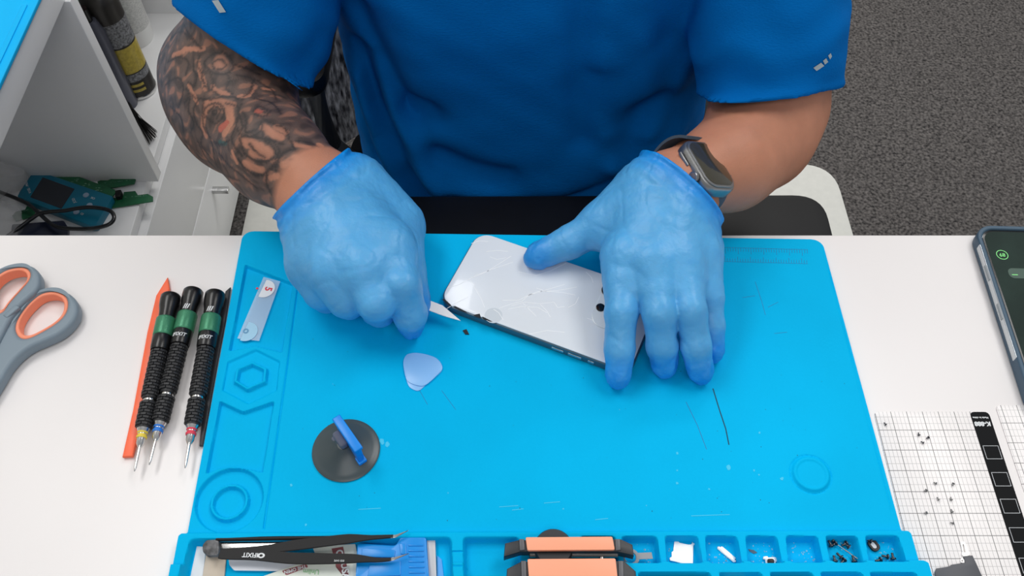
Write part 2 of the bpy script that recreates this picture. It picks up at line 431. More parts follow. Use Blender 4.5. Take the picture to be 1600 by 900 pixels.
for q in row1: pocket(q, 0, w=W4*.8, r=.003, z=zt6, floor=FL)
row2 = [(905, 985), (995, 1109), (1121, 1189), (1200, 1268), (1279, 1345), (1356, 1429)]
for a, b in row2: pocket([(a, 894), (b, 894), (b+(b-780)*.085, 975), (a+(a-780)*.085, 975)], 0, w=W4*.8, r=.003, z=.012, floor=FL)
nr, nc = GX.shape
V = np.stack([GX, GY, Z+TABLE], -1).reshape(-1, 3)
id_ = np.arange(nr*nc).reshape(nr, nc)
Qd = np.stack([id_[:-1, :-1], id_[1:, :-1], id_[1:, 1:], id_[:-1, 1:]], -1).reshape(-1, 4)
bd = np.concatenate([id_[0, :], id_[1:, -1], id_[-1, -2::-1], id_[-2:0:-1, 0]])
Vb = V[bd].copy(); Vb[:, 2] = TABLE+.0002; nb0 = len(V); V = np.concatenate([V, Vb]); k = np.arange(len(bd)); k2 = (k+1) % len(bd)
Qs = np.stack([bd[k], bd[k2], nb0+k2, nb0+k], -1)
me = fast_mesh(V, np.concatenate([Qd, Qs]))
# a silicone of its own with worn, smudged patches
m_pad = material('pad_silicone', (0, 186, 240), rough=.6, spec=.05, noise=.10, nscale=9, bump=.10, bscale=600)
rmat = link('repair_mat', me, m_pad, None, angle=50)
tag(rmat, 'large turquoise blue silicone repair mat with pockets and parts trays on the white table', 'mat')
TB = TABLE
m_ink = material('dark_print', (0, 120, 175), rough=.6)
m_scr = material('scratch_dark', (10, 70, 95), rough=.8)
m_wear = material('wear_pale', (60, 198, 238), rough=.7)
def flat_strip(bm, pl, w, z):
    for a, b in zip(pl, pl[1:]):
        a = Vector(P(*a, z)); b = Vector(P(*b, z)); d = (b-a).normalized(); n = Vector((-d.y, d.x, 0))*w/2
        vs = [bm.verts.new(q) for q in (a-n, b-n, b+n, a+n)]; bm.faces.new(vs)
def strips(name, lines, w, mat_, parent, z=PADZ+.0001, lab=None):
    bm = bmesh.new()
    for l in lines: flat_strip(bm, l, w, z)
    o = link(name, from_bm(bm), mat_, parent, angle=0)
    if lab: tag(o, lab)
    return o
# printed ruler
ticks = [[(1112, 386), (1262, 390)], [(1112, 408), (1262, 412)], [(1112, 386), (1111.5, 408)]]
for i in range(38):
    x = 1113+i*4; ticks.append([(x, 386.2+i*.1), (x+.8, (392 if i % 5 else 396)+i*.1)]); ticks.append([(x, 408+i*.1), (x-.6, (403 if i % 5 else 400)+i*.1)])
strips('printed_ruler', ticks, .0003, m_ink, rmat, lab='faint printed ruler')
strips('scratch', [[(1114, 607), (1124, 640), (1134, 670), (1139, 695)]], .0008, m_scr, rmat, lab='dark knife cut')
strips('scratch', [[(1072, 628), (1090, 665), (1104, 702)]], .0004, m_ink, rmat, lab='faint knife cut')
for l in ([(1180, 440), (1190, 470), (1196, 492)], [(1160, 465), (1180, 462)], [(1210, 521), (1230, 519)], [(1200, 480), (1216, 472)], [(475, 425), (560, 424)], [(690, 610), (712, 640)], [(650, 600), (668, 632)]):
    strips('scratch', [l], .0003, m_ink, rmat)
for (x, y, r) in [(1058, 708, 2.6), (1058, 735, 1.8), (1058, 755, 2.4), (1139, 730, 4.5), (1178, 735, 2), (1186, 742, 1.6), (1222, 748, 3), (1108, 764, 2), (968, 640, 1), (1187, 676, 2),
                  (597, 690, 5), (605, 694, 4.5), (588, 682, 2.5), (700, 770, 1.2), (478, 820, 2), (640, 560, 1), (880, 795, 1.5), (1010, 790, 1.2), (520, 600, 1), (455, 758, 2.5)]:
    c = P(x, y, PADZ+.0001); n = 9; R = r/2200; bm = bmesh.new()
    bm.faces.new([bm.verts.new((c[0]+R*math.cos(i*6.283/n)*random.uniform(.5, 1.1), c[1]+R*math.sin(i*6.283/n)*random.uniform(.6, 1.2), c[2])) for i in range(n)])
    link('wear_mark', from_bm(bm), m_wear, rmat, angle=0)
for (x, y, L_) in [(780, 792, 30), (850, 786, 25), (560, 796, 35), (1080, 806, 60), (930, 812, 20), (800, 797, 18)]:
    strips('wear_mark', [[(x, y), (x+L_, y-2)]], .0005, m_wear, rmat)
bm = bmesh.new()
for i in range(60):
    x = random.uniform(470, 1340); y = random.uniform(520, 825); c = P(x, y, PADZ+.0001); R = random.uniform(.3, .8)/2200
    bm.faces.new([bm.verts.new((c[0]+R*math.cos(k*1.0472)*random.uniform(.5, 1.3), c[1]+R*math.sin(k*1.0472), c[2])) for k in range(6)])
tag(link('dust_speck', from_bm(bm), m_scr, rmat, angle=0), kind='stuff')
# ------------------------------------------------------------------ the person: skeleton (metres; h is height above the table top)
def J(px, py, h, r): return (P(px, py, h), r)
CX = .018
# right hand of the person (left in the photo)
wrR = J(487, 285, .055, .0265)
armR = [((-.185, .715, TABLE+.25), .056), J(402, 24, .095, .0450), J(341, 116, .03, .0430), J(354, 150, .038, .0440), J(376, 184, .045, .0405), J(430, 243, .055, .0325), wrR]
palmR = [[J(500, 280, .055, .024), J(610, 388, .058, .0178)], [J(496, 290, .058, .024), J(568, 420, .060, .0180)],
         [J(486, 296, .054, .024), J(523, 424, .053, .0175)], [J(478, 300, .048, .022), J(487, 412, .044, .0165)]]
fingR = [[J(604, 384, .057, .0145), J(628, 446, .056, .0125), J(641, 492, .034, .0112), J(642, 510, .0165, .0090)],
         [J(563, 408, .059, .0140), J(588, 470, .052, .0138), J(592, 485, .026, .0112), J(575, 462, .017, .010)],
         [J(520, 416, .058, .0145), J(541, 466, .046, .0128), J(545, 474, .024, .0108), J(535, 450, .017, .010)],
         [J(485, 408, .044, .0140), J(503, 456, .034, .0118), J(511, 466, .021, .0100), J(508, 446, .016, .009)]]
thumbR = [J(560, 292, .050, .022), J(622, 352, .034, .0185), J(636, 425, .026, .0135), J(652, 478, .016, .0100)]
# left hand of the person (right in the photo)
wrL = J(1056, 287, .058, .0262)
armL = [((.215, .715, TABLE+.25), .060), J(1198, 60, .085, .0450), J(1209, 165, .03, .0395), J(1184, 214, .03, .0385), J(1140, 256, .045, .0315), wrL]
palmL = [[J(1036, 292, .060, .024), J(977, 402, .050, .0165)], [J(1050, 296, .062, .024), J(1021, 412, .056, .0165)],
         [J(1062, 300, .060, .024), J(1062, 406, .055, .0160)], [J(1074, 302, .054, .022), J(1093, 396, .046, .0150)]]
fingL = [[J(975, 408, .050, .0135), J(971, 488, .044, .0108), J(967, 546, .028, .0098), J(966, 584, .0150, .0088)],
         [J(1020, 416, .056, .0135), J(1031, 490, .050, .0112), J(1035, 540, .030, .0100), J(1038, 568, .0150, .0090)],
         [J(1062, 410, .055, .0130), J(1078, 484, .050, .0110), J(1087, 540, .032, .0098), J(1094, 578, .0150, .0088)],
         [J(1093, 400, .046, .0122), J(1107, 462, .040, .0098), J(1111, 508, .026, .0088), J(1114, 545, .0145, .0078)]]
thumbL = [J(1006, 306, .052, .022), J(940, 350, .040, .0150), J(888, 379, .030, .0118), J(842, 400, .0215, .0100)]
WEB = {id(palmR): [J(616, 408, .054, .0110), J(574, 434, .054, .0120), J(529, 434, .047, .0120), J(493, 424, .039, .0120)], id(palmL): [J(971, 446, .046, .0095), J(1024, 456, .050, .0098), J(1068, 452, .050, .0100), J(1100, 436, .043, .0095)]}
def hand(p, palm, fing, thumb, wr, dr=0.0, kf=.0012):
    m = None; web = chain(p, WEB[id(palm)], .006, dr-.001)
    for a, b in palm:
        e = cone(p, a[0], b[0], a[1]+dr, b[1]+dr); m = e if m is None else smin(m, e, .018)
    m = smin(m, web, .016)
    tb_ = chain(p, thumb, .004, dr); m = smin(m, cone(p, thumb[0][0], thumb[1][0], thumb[0][1]+dr, thumb[1][1]+dr), .02)
    m = smin(m, tb_, .007)
    # the web between thumb and palm
    w = tuple((np.array(thumb[1][0])*.5+np.array(palm[0][1][0])*.5)+np.array((0, .006, -.004)))
    m = smin(m, cone(p, palm[0][0][0], w, .018+dr, .009+dr), .014)
    f = None
    for c in fing:
        e = chain(p, c, .004, dr); f = e if f is None else smin(f, e, kf)
    return smin(m, f, .009)
def arm(p, a, dr=0.0):
    return chain(p, a, .03, dr)
TS = np.array([(-.34, .75, .150, .15), (-.26, .745, .178, .165), (-.12, .735, .177, .16), (.05, .73, .176, .14), (.17, .725, .19, .125), (.25, .715, .195, .105), (.31, .71, .15, .075), (.36, .71, .06, .055)])
def torso(p, dr=0.0):
    z = p[:, 2]-TABLE; cy, a, b = [np.interp(z, TS[:, 0], TS[:, i]) for i in (1, 2, 3)]
    x = np.abs(p[:, 0]-CX); q = ((x/(a+dr))**2.5+(np.abs(p[:, 1]-cy)/(b+dr))**2.5)**(1/2.5); d = (q-1)*np.minimum(a, b)
    d = np.maximum(d, z-(.34+dr)); return np.maximum(d, -(z+.33+dr))
legsR = [((CX-.09, .78, .50), .085), ((CX-.15, .36, .50), .066), ((CX-.16, .40, .10), .045)]
legsL = [((CX+.09, .78, .50), .085), ((CX+.15, .36, .50), .066), ((CX+.16, .40, .10), .045)]
HC = np.array((CX, .655, TABLE+.52))
def body_sd(p):
    d = torso(p, -.020)
    sh = cone(p, (-.17, .72, TABLE+.265), (.205, .72, TABLE+.265), .062, .062); d = smin(d, sh, .05)
    d = smin(d, arm(p, armR), .03); d = smin(d, arm(p, armL), .03)
    d = smin(d, hand(p, palmR, fingR, thumbR, wrR, -.0025), .008); d = smin(d, hand(p, palmL, fingL, thumbL, wrL, -.0025), .008)
    for l in (legsR, legsL): d = smin(d, chain(p, l, .02), .03)
    for s in (-1, 1): d = smin(d, cone(p, (CX+s*.155, .40, .05), (CX+s*.165, .22, .035), .036, .03), .02)
    hd = cone(p, (CX, .705, TABLE+.30), (CX, .68, TABLE+.44), .064, .056); d = smin(d, hd, .03)
    hd = ellipsoid(p, HC+(0, .012, .03), (.077, .095, .095)); hd = smin(hd, ellipsoid(p, HC+(0, -.03, -.045), (.060, .066, .068)), .03)
    hd = smin(hd, cone(p, HC+(0, -.088, .010), HC+(0, -.108, -.022), .008, .013), .012)
    for s in (-1, 1):
        hd = smin(hd, ellipsoid(p, HC+(s*.079, .012, -.005), (.009, .018, .032)), .006)
        hd = np.maximum(hd, -ellipsoid(p, HC+(s*.031, -.092, .012), (.015, .012, .011)))
        hd = smin(hd, cone(p, HC+(s*.014, -.098, .028), HC+(s*.045, -.085, .03), .006, .005), .008)
    hd = smin(hd, cone(p, HC+(-.018, -.090, -.052), HC+(.018, -.090, -.052), .007, .007), .006)
    hd = smin(hd, cone(p, HC+(-.014, -.087, -.065), HC+(.014, -.087, -.065), .008, .008), .006)
    return smin(d, hd, .02)
V, Qd = polygonize(body_sd, (-.42, .14, 0), (.46, .96, 1.42), .0045)
bm = bmesh.new(); bm.from_mesh(fast_mesh(V, Qd))
# finer mesh where the forearm is bare and tattooed
a0 = np.array(armR[1][0]); w0 = np.array(wrR[0])
bm.faces.ensure_lookup_table()
def armparam(c):
    best = 1e9
    for (a, r), (b, r2) in zip(armR[1:], armR[2:]):
        a = np.array(a); b = np.array(b); t = np.clip((c-a)@(b-a)/((b-a)@(b-a)), 0, 1); best = min(best, np.linalg.norm(c-a-t*(b-a)))
    return best
sel = [f for f in bm.faces if f.calc_center_median().x < -.09 and f.calc_center_median().z < TABLE+.14 and f.calc_center_median().z > TABLE-.05 and f.calc_center_median().y < .64 and armparam(np.array(f.calc_center_median())) < .062]
for rep in range(2):
    ed = list(set(e for f in sel for e in f.edges))
    r = bmesh.ops.subdivide_edges(bm, edges=ed, cuts=1, use_grid_fill=True)
    sel = list(set(g for g in r['geom_inner'] if isinstance(g, bmesh.types.BMFace)))
    sel = list(set(f for g in r['geom_inner'] if isinstance(g, bmesh.types.BMVert) for f in g.link_faces))
me = bpy.data.meshes.new('m'); bm.to_mesh(me); bm.free()
n = len(me.vertices); co = np.empty(n*3, np.float32); me.vertices.foreach_get('co', co); co = co.reshape(-1, 3)
# push the refined vertices back onto the smooth surface
near = (co[:, 0] < -.085) & (co[:, 2] < TABLE+.16) & (co[:, 2] > TABLE-.06) & (co[:, 1] < .66)
def grad_fix(co, m, fn, it=2):
    q = co[m].copy(); e = .0006
    for _ in range(it):
        d = fn(q); g = np.stack([fn(q+np.eye(3, dtype=np.float32)[i]*e)-fn(q-np.eye(3, dtype=np.float32)[i]*e) for i in range(3)], 1)/(2*e)
        g /= np.maximum(np.einsum('ij,ij->i', g, g), .2)[:, None]; q = q-g*np.clip(d, -.003, .003)[:, None]
    co[m] = q
bodysub = lambda p: smin(arm(p, armR), hand(p, palmR, fingR, thumbR, wrR, -.0025), .008)
grad_fix(co, near, lambda p: smin(smin(torso(p), arm(p, armR), .03), hand(p, palmR, fingR, thumbR, wrR, -.0025), .008))
me.vertices.foreach_set('co', co.ravel())

# ---- tattoo: every stroke is laid on the skin in 3-D and inked by distance
skin = np.array(lin((196, 134, 106))); peach = np.array(lin((182, 126, 102))); ink = np.array(lin((48, 42, 42))); shade = np.array(lin((104, 84, 76)))
red = np.array(lin((180, 96, 80))); teal = np.array(lin((66, 92, 88)))
pu, pv, dep = proj(co)
def Zm(pl): return [(240+x/2.5, y/2.5) for x, y in pl]
armv = np.where(near)[0]
def lift(pl, step=1.5):
    out = []
    for a, b in zip(pl, pl[1:]):
        m = max(1, int(math.hypot(b[0]-a[0], b[1]-a[1])/step))
        for k in range(m): out.append((a[0]+(b[0]-a[0])*k/m, a[1]+(b[1]-a[1])*k/m))
    out.append(pl[-1]); res = []
    for x, y in out:
        dd = (pu[armv]-x)**2+(pv[armv]-y)**2; c = np.where(dd < 9)[0]
        if len(c) == 0: continue
        res.append(co[armv[c[np.argmin(dep[armv[c]])]]])
    return res
fills = [  # zoomed coordinates, radius px, colour
 ([(255, 235), (262, 250)], 26, peach), ([(170, 250), (185, 300), (200, 345)], 9, peach), ([(110, 190), (190, 190)], 10, peach), ([(70, 215), (110, 200)], 12, peach),
 ([(130, 330), (150, 370), (165, 400)], 8, peach), ([(230, 330), (235, 350), (290, 360)], 9, peach), ([(200, 405), (250, 395), (300, 410)], 18, peach), ([(205, 420), (190, 450), (185, 500), (200, 530)], 12, peach),
 ([(290, 430), (300, 470), (270, 520)], 17, peach), ([(255, 500), (285, 475)], 15, red), ([(250, 555), (275, 560)], 9, teal), ([(330, 370), (370, 370), (400, 330)], 7, peach), ([(400, 425), (415, 432)], 10, red), ([(430, 340), (470, 345)], 7, peach),
 ([(430, 490), (470, 520), (500, 530)], 16, peach), ([(480, 490), (520, 510)], 12, peach), ([(345, 550), (400, 570), (450, 590)], 17, peach), ([(380, 600), (440, 615)], 13, peach), ([(350, 640), (400, 665), (420, 670)], 13, peach),
 ([(500, 640), (540, 620), (555, 610)], 15, peach), ([(450, 700), (480, 690)], 10, peach), ([(560, 560), (610, 570)], 10, peach), ([(300, 590), (320, 640)], 7, peach),
 ([(650, 560), (660, 600), (600, 660), (560, 700), (500, 760)], 15, skin), ([(690, 580), (720, 640), (640, 660), (580, 720), (520, 780)], 16, skin), ([(700, 600), (740, 620)], 18, skin)]
lines = [
 [(195, 245), (210, 220), (255, 205), (300, 225), (315, 255), (290, 280), (250, 285), (215, 270), (195, 245)], [(225, 245), (250, 228), (280, 240), (270, 262), (240, 262), (225, 245)],
 [(150, 225), (150, 270), (165, 300), (150, 335), (130, 320)], [(175, 215), (165, 250), (185, 280), (190, 320), (215, 350)], [(215, 275), (230, 320), (225, 350), (250, 365)], [(290, 285), (300, 310), (280, 340), (310, 360)],
 [(120, 345), (150, 375), (200, 385), (300, 372), (340, 385)], [(115, 400), (135, 380), (130, 430), (150, 480), (140, 520)], [(165, 395), (150, 430), (160, 480), (185, 520), (180, 570), (210, 610)],
 [(190, 450), (195, 420), (235, 400), (270, 420), (262, 460), (235, 480), (210, 465), (190, 450)], [(205, 440), (230, 415), (255, 430), (240, 460)], [(225, 432), (240, 430), (240, 445), (226, 445), (225, 432)],
 [(190, 400), (185, 440), (190, 500), (215, 540), (230, 600)], [(230, 555), (260, 565), (290, 545)], [(280, 400), (325, 415), (320, 480), (300, 530), (310, 570), (340, 610)],
 [(340, 400), (325, 440), (345, 480), (330, 520)], [(345, 430), (360, 470), (355, 510), (400, 500), (420, 470)], [(320, 500), (350, 530), (390, 525), (415, 505)], [(350, 370), (380, 350), (400, 310), (430, 325), (470, 350), (480, 380)],
 [(395, 380), (430, 385), (470, 400), (500, 440)], [(385, 430), (410, 410), (440, 420), (450, 440), (420, 450), (390, 440)], [(430, 420), (455, 425), (450, 440), (432, 432)], [(430, 460), (470, 480), (520, 500), (530, 540)],
 [(420, 480), (425, 520), (460, 545), (510, 560)], [(330, 535), (350, 600), (400, 635), (450, 630), (490, 600), (480, 560), (430, 535), (370, 530), (330, 535)], [(440, 545), (470, 570), (480, 600)], [(370, 560), (400, 600), (430, 620)],
 [(325, 620), (350, 660), (400, 690), (440, 680), (470, 640)], [(470, 665), (480, 630), (510, 595), (550, 580), (580, 600), (570, 640), (530, 670), (490, 675), (470, 665)], [(530, 620), (560, 625), (530, 650)], [(540, 545), (560, 590), (610, 580), (640, 575)],
 [(440, 685), (440, 730), (470, 790)], [(510, 680), (490, 720), (475, 760)], [(560, 545), (600, 550), (650, 570)], [(620, 600), (660, 590), (680, 600)], [(625, 645), (640, 625), (665, 612)],
 [(60, 150), (100, 120), (150, 160)], [(50, 240), (90, 220), (130, 240), (120, 290)], [(40, 330), (90, 300), (110, 350), (90, 420)], [(60, 420), (100, 460), (110, 520)], [(110, 90), (130, 130), (180, 190)],
 [(170, 560), (200, 620), (260, 680), (330, 710)], [(250, 600), (290, 650), (340, 690), (400, 740)], [(320, 250), (360, 260), (420, 290)], [(330, 290), (380, 300), (400, 320)], [(230, 620), (245, 660)]]
kd_samples = []
fl_pts, fl_r, fl_c = [], [], []
for pl, r, c in fills:
    for q in lift(Zm(pl)): fl_pts.append(q); fl_r.append(r/2.5/1950); fl_c.append(c)
ln_pts = [q for l in lines for q in lift(smooth_loop(Zm(l), 4, closed=False))]
C = np.tile(skin, (n, 1)).astype(np.float64)
q = co[armv]
# distance along the arm decides where the ink ends (wrist)
wdir = np.array(armR[4][0])-np.array(wrR[0]); wl = np.linalg.norm(wdir); wdir /= wl
s = (q-np.array(wrR[0]))@wdir
n1 = wob(q, .030, 3); n2 = wob(q+wob(q, .02, 9)[:, None]*.006, .012, 5); n3 = wob(q, .0045, 8)
basec = shade[None]*(1+.25*n1[:, None])*(1-.0*n2[:, None]); 
dk = np.clip((n2-.05)*3, 0, 1)*.55; basec = basec*(1-dk[:, None])+ink[None]*dk[:, None]
pz = np.clip((-n2-.28)*5, 0, 1)*.5; basec = basec*(1-pz[:, None])+peach[None]*pz[:, None]
def kdt(ps):
    t = kdtree.KDTree(len(ps))
    for i, p_ in enumerate(ps): t.insert(Vector(map(float, p_)), i)
    t.balance(); return t
tf = kdt(fl_pts); tl = kdt(ln_pts)
cover = np.zeros(len(q)); 
for i, p_ in enumerate(q):
    v = Vector(map(float, p_))
    bw = 0
    for (c0, ix, dd) in tf.find_n(v, 6):
        w = 1-min(max((dd-fl_r[ix]*.75)/(fl_r[ix]*.45), 0), 1)
        if w > bw: bw = w; bc2 = fl_c[ix]
    if bw > 0: basec[i] = basec[i]*(1-bw)+bc2*(1+.10*n3[i])*bw
    c0, ix, dd = tl.find(v); w = 1-min(max((dd-.0006)/.0011, 0), 1); w2 = .35*(1-min(dd/.004, 1))
    w = max(w*.85, w2); basec[i] = basec[i]*(1-w)+ink*w
fade = np.clip((s+.003+.004*n1)/.007, 0, 1)
basec = basec*fade[:, None]+skin[None]*(1-fade)[:, None]
C[armv] = np.clip(basec, 0, 1)
# the rest of the skin: slightly mottled
rest = np.ones(n, bool); rest[armv] = False
mm = wob(co[rest], .05, 4); C[rest] = skin[None]*(1+.06*mm[:, None])
att = me.color_attributes.new('skin', 'FLOAT_COLOR', 'POINT'); att.data.foreach_set('color', np.concatenate([C, np.ones((n, 1))], 1).astype(np.float32).ravel())
m_skin = material('skin', (200, 140, 110), rough=.5, spec=.4, sss=.12, attr='skin', noise=.12, nscale=60, bump=.25, bscale=900)
person = link('person', me, m_skin, None, angle=180, origin=(CX, .74, 0))
tag(person, 'seated person in blue shirt and gloves working on a phone, one forearm tattooed', 'person')
for s_ in (-1, 1):
    bm = bmesh.new(); bmesh.ops.create_uvsphere(bm, u_segments=20, v_segments=14, radius=.0118, matrix=Matrix.Translation(Vector(HC+(s_*.031, -.078, .012))))
    link('eye', from_bm(bm), material('eyeball', (232, 228, 222), rough=.15), person, angle=180)
    bm = bmesh.new(); bmesh.ops.create_uvsphere(bm, u_segments=16, v_segments=10, radius=.0056, matrix=Matrix.Translation(Vector(HC+(s_*.031, -.0855, .008))))
    link('iris', from_bm(bm), material('iris', (50, 34, 24), rough=.1), person, angle=180)
def hair_sd(p):
    h = ellipsoid(p, HC+(0, .022, .042), (.082, .096, .092)); cut = -(p[:, 2]-(HC[2]+.02))-(p[:, 1]-HC[1])*.9
    return np.maximum(h, cut)+.0012*wob(p, .01, 2)
V, Qd = polygonize(hair_sd, HC-.14, HC+.16, .003)
tag(link('hair', fast_mesh(V, Qd), material('hair', (38, 28, 24), rough=.6, bump=.6, bscale=500, stretch=(1, .2, .2)), person, angle=180), 'short dark hair')
def trous(p):
    d = torso(p, .009); d = np.maximum(d, p[:, 2]-(TABLE-.245))
    for l in (legsR, legsL): d = smin(d, chain(p, l, .02, .010), .02)
    d = np.maximum(d, .10-p[:, 2]); return d+.0015*wob(p, .06, 6)
V, Qd = polygonize(trous, (-.28, .22, .04), (.34, .97, .56), .006)
link('trousers', fast_mesh(V, Qd), material('black_cloth', (18, 18, 21), rough=.9), person, angle=180)
for s_ in (-1, 1):
    V, Qd = polygonize(lambda p: np.maximum(cone(p, (CX+s_*.155, .41, .052), (CX+s_*.165, .20, .042), .046, .040), .004-p[:, 2]), (CX+s_*.16-.07, .1, -.01), (CX+s_*.16+.07, .5, .12), .005)
    link('shoe', fast_mesh(V, Qd), material('black_leather', (24, 24, 25), rough=.5), person, angle=180)

# ---- shirt
def fr(px, py, Y=.585): x, y, z = PY(px, py, Y); return np.array((x, z))
folds = [  # pixel polyline on the chest, height (m, negative is a valley), width
 ([(553, 60), (590, 120), (640, 190)], -.007, .013), ([(560, 130), (590, 205), (655, 300), (680, 320)], -.008, .010), ([(575, 120), (615, 200), (680, 290)], .005, .012), ([(548, 170), (575, 250), (640, 318)], .006, .010), ([(542, 215), (590, 300)], -.005, .008),
 ([(650, 195), (668, 185)], -.010, .014), ([(690, 245), (730, 255), (790, 262)], -.008, .015), ([(700, 300), (800, 306), (880, 300), (960, 285)], -.006, .010), ([(910, 10), (905, 100), (908, 210)], -.006, .016), ([(955, 0), (945, 120), (960, 200)], .005, .018),
 ([(1010, 0), (1000, 90), (1010, 150)], .004, .016), ([(1050, 0), (1040, 80)], -.003, .014), ([(960, 250), (1010, 250), (1060, 235)], .006, .012), ([(1000, 190), (1040, 182)], -.010, .018), ([(940, 290), (1000, 278), (1050, 262)], -.005, .010), ([(640, 265), (700, 285), (760, 290)], .004, .014),
 ([(600, 10), (640, 60), (660, 120)], .004, .022), ([(985, 240), (955, 190), (935, 120)], -.004, .012), ([(1085, 120), (1060, 170), (1020, 215)], .005, .012), ([(720, 60), (860, 70)], .003, .04)]
folds = [([fr(*q) for q in pl], a, w) for pl, a, w in folds]
slR = [((-.185, .715, TABLE+.25), .064), J(408, 20, .095, .0545)]; slR.append((tuple(np.array(armR[2][0])), .0470))
slL = [((.215, .715, TABLE+.25), .068), J(1198, 60, .090, .0510)]; slL.append((tuple(np.array(armL[2][0])), .0475))
# sleeve hems: planes across the upper arm
def plane3(a, b, c, toward):
    a, b, c = map(np.array, (a, b, c)); nn = np.cross(b-a, c-a); nn /= np.linalg.norm(nn)
    if (np.array(toward)-a)@nn < 0: nn = -nn
    return a, nn
hemR = plane3(P(292, 14, .10), P(446, 122, .085), P(372, 96, .125), wrR[0])
hemL = plane3(P(1300, 148, .09), P(1112, 160, .08), P(1205, 172, .12), wrL[0])
def gauss(t): return np.exp(-t*t)
def shirt_sd(p):
    d = torso(p, .010)
    fx = np.zeros(len(p)); m = (p[:, 1] < .70) & (p[:, 2] > .46) & (p[:, 2] < 1.0) & (np.abs(p[:, 0]) < .24)
    X = p[m, 0].astype(float); Zz = p[m, 2].astype(float); acc = np.zeros(m.sum())
    for pl, a, w in folds: acc += 1.35*a*gauss(seg_d(X, Zz, pl)/w)
    acc = np.maximum(acc, -.013)
    fx[m] = acc
    sh = cone(p, (-.17, .72, TABLE+.265), (.205, .72, TABLE+.265), .070, .070); d = smin(d, sh, .05)
    d = np.maximum(d, -(p[:, 2]-(TABLE-.27)))
    d = d-fx
    for sl, hm, a_ in ((slR, hemR, armR), (slL, hemL, armL)):
        e = chain(p, sl, .03)
        ax = np.array(sl[1][0])-np.array(sl[2][0]); ax = ax/np.linalg.norm(ax); t = (p-np.array(sl[2][0], np.float32))@ax.astype(np.float32)
        e = smin(e, arm(p, a_, .0085), .012)
        e = e+.0012*np.sin(t/.0075+5*wob(p, .09, 11))*np.clip((t-.02)/.05, 0, 1)+.002*wob(p, .05, 12)
        hp = (p-hm[0].astype(np.float32))@hm[1].astype(np.float32)
        e = e-.0012*gauss((hp+.002)/.0035)
        e = np.maximum(e, hp); cav = np.maximum(arm(p, a_, .0025), -hp-.02); e = np.maximum(e, -cav)
        d = smin(d, e, .012)
    d = d+.0012*wob(p, .035, 21)
    nk = cone(p, (CX, .70, TABLE+.30), (CX, .68, TABLE+.5), .068, .062); return np.maximum(d, -nk)
V, Qd = polygonize(shirt_sd, (-.33, .50, .44), (.36, .96, 1.16), .0027)
m_shirt = material('shirt_knit', (0, 104, 182), rough=.85, spec=.05, noise=.06, nscale=50, bump=.5, bscale=900, stretch=(.35, 1, 1))
shirt = link('shirt', fast_mesh(V, Qd), m_shirt, person, angle=180)
tag(shirt, 'blue short-sleeved knit shirt')
bvh_shirt = BVHTree.FromPolygons([tuple(map(float, v)) for v in V], [tuple(map(int, q)) for q in Qd])
def hit(bvh, px, py):
    d_ = Vector(ray(px, py)).normalized(); r_ = bvh.ray_cast(Vector((0, 0, TABLE+CAM_H)), d_); return r_[0], r_[1]
def patch(name, quads, bvh, mat_, parent, lift_=.0009, n=5):
    """thin printed patches laid on the cloth"""
    bm = bmesh.new()
    for qd in quads:
        g = []
        for i_ in range(n+1):
            row = []
            for j_ in range(n+1):
                u_, v_ = i_/n, j_/n; x = (1-u_)*(1-v_)*qd[0][0]+u_*(1-v_)*qd[1][0]+u_*v_*qd[2][0]+(1-u_)*v_*qd[3][0]; y = (1-u_)*(1-v_)*qd[0][1]+u_*(1-v_)*qd[1][1]+u_*v_*qd[2][1]+(1-u_)*v_*qd[3][1]
                p_, nn = hit(bvh, x, y); 
                row.append(None if p_ is None else bm.verts.new(p_-Vector(ray(x, y)).normalized()*lift_))
            g.append(row)
        for i_ in range(n):
            for j_ in range(n):
                f_ = (g[i_][j_], g[i_+1][j_], g[i_+1][j_+1], g[i_][j_+1])
                if None not in f_: bm.faces.new(f_)
    return link(name, from_bm(bm), mat_, parent, angle=60)
m_ref = material('reflective_print', (172, 184, 190), rough=.4)
patch('reflective_tab', [[(331, 1), (341, 0), (353, 19), (343, 20)]], bvh_shirt, m_ref, shirt)
patch('reflective_tab', [[(1271, 106), (1283, 98), (1288, 103), (1276, 111)], [(1286, 95), (1291, 91), (1294, 97), (1289, 101)], [(1294, 87), (1298, 83), (1300, 88), (1297, 93)]], bvh_shirt, m_ref, shirt)

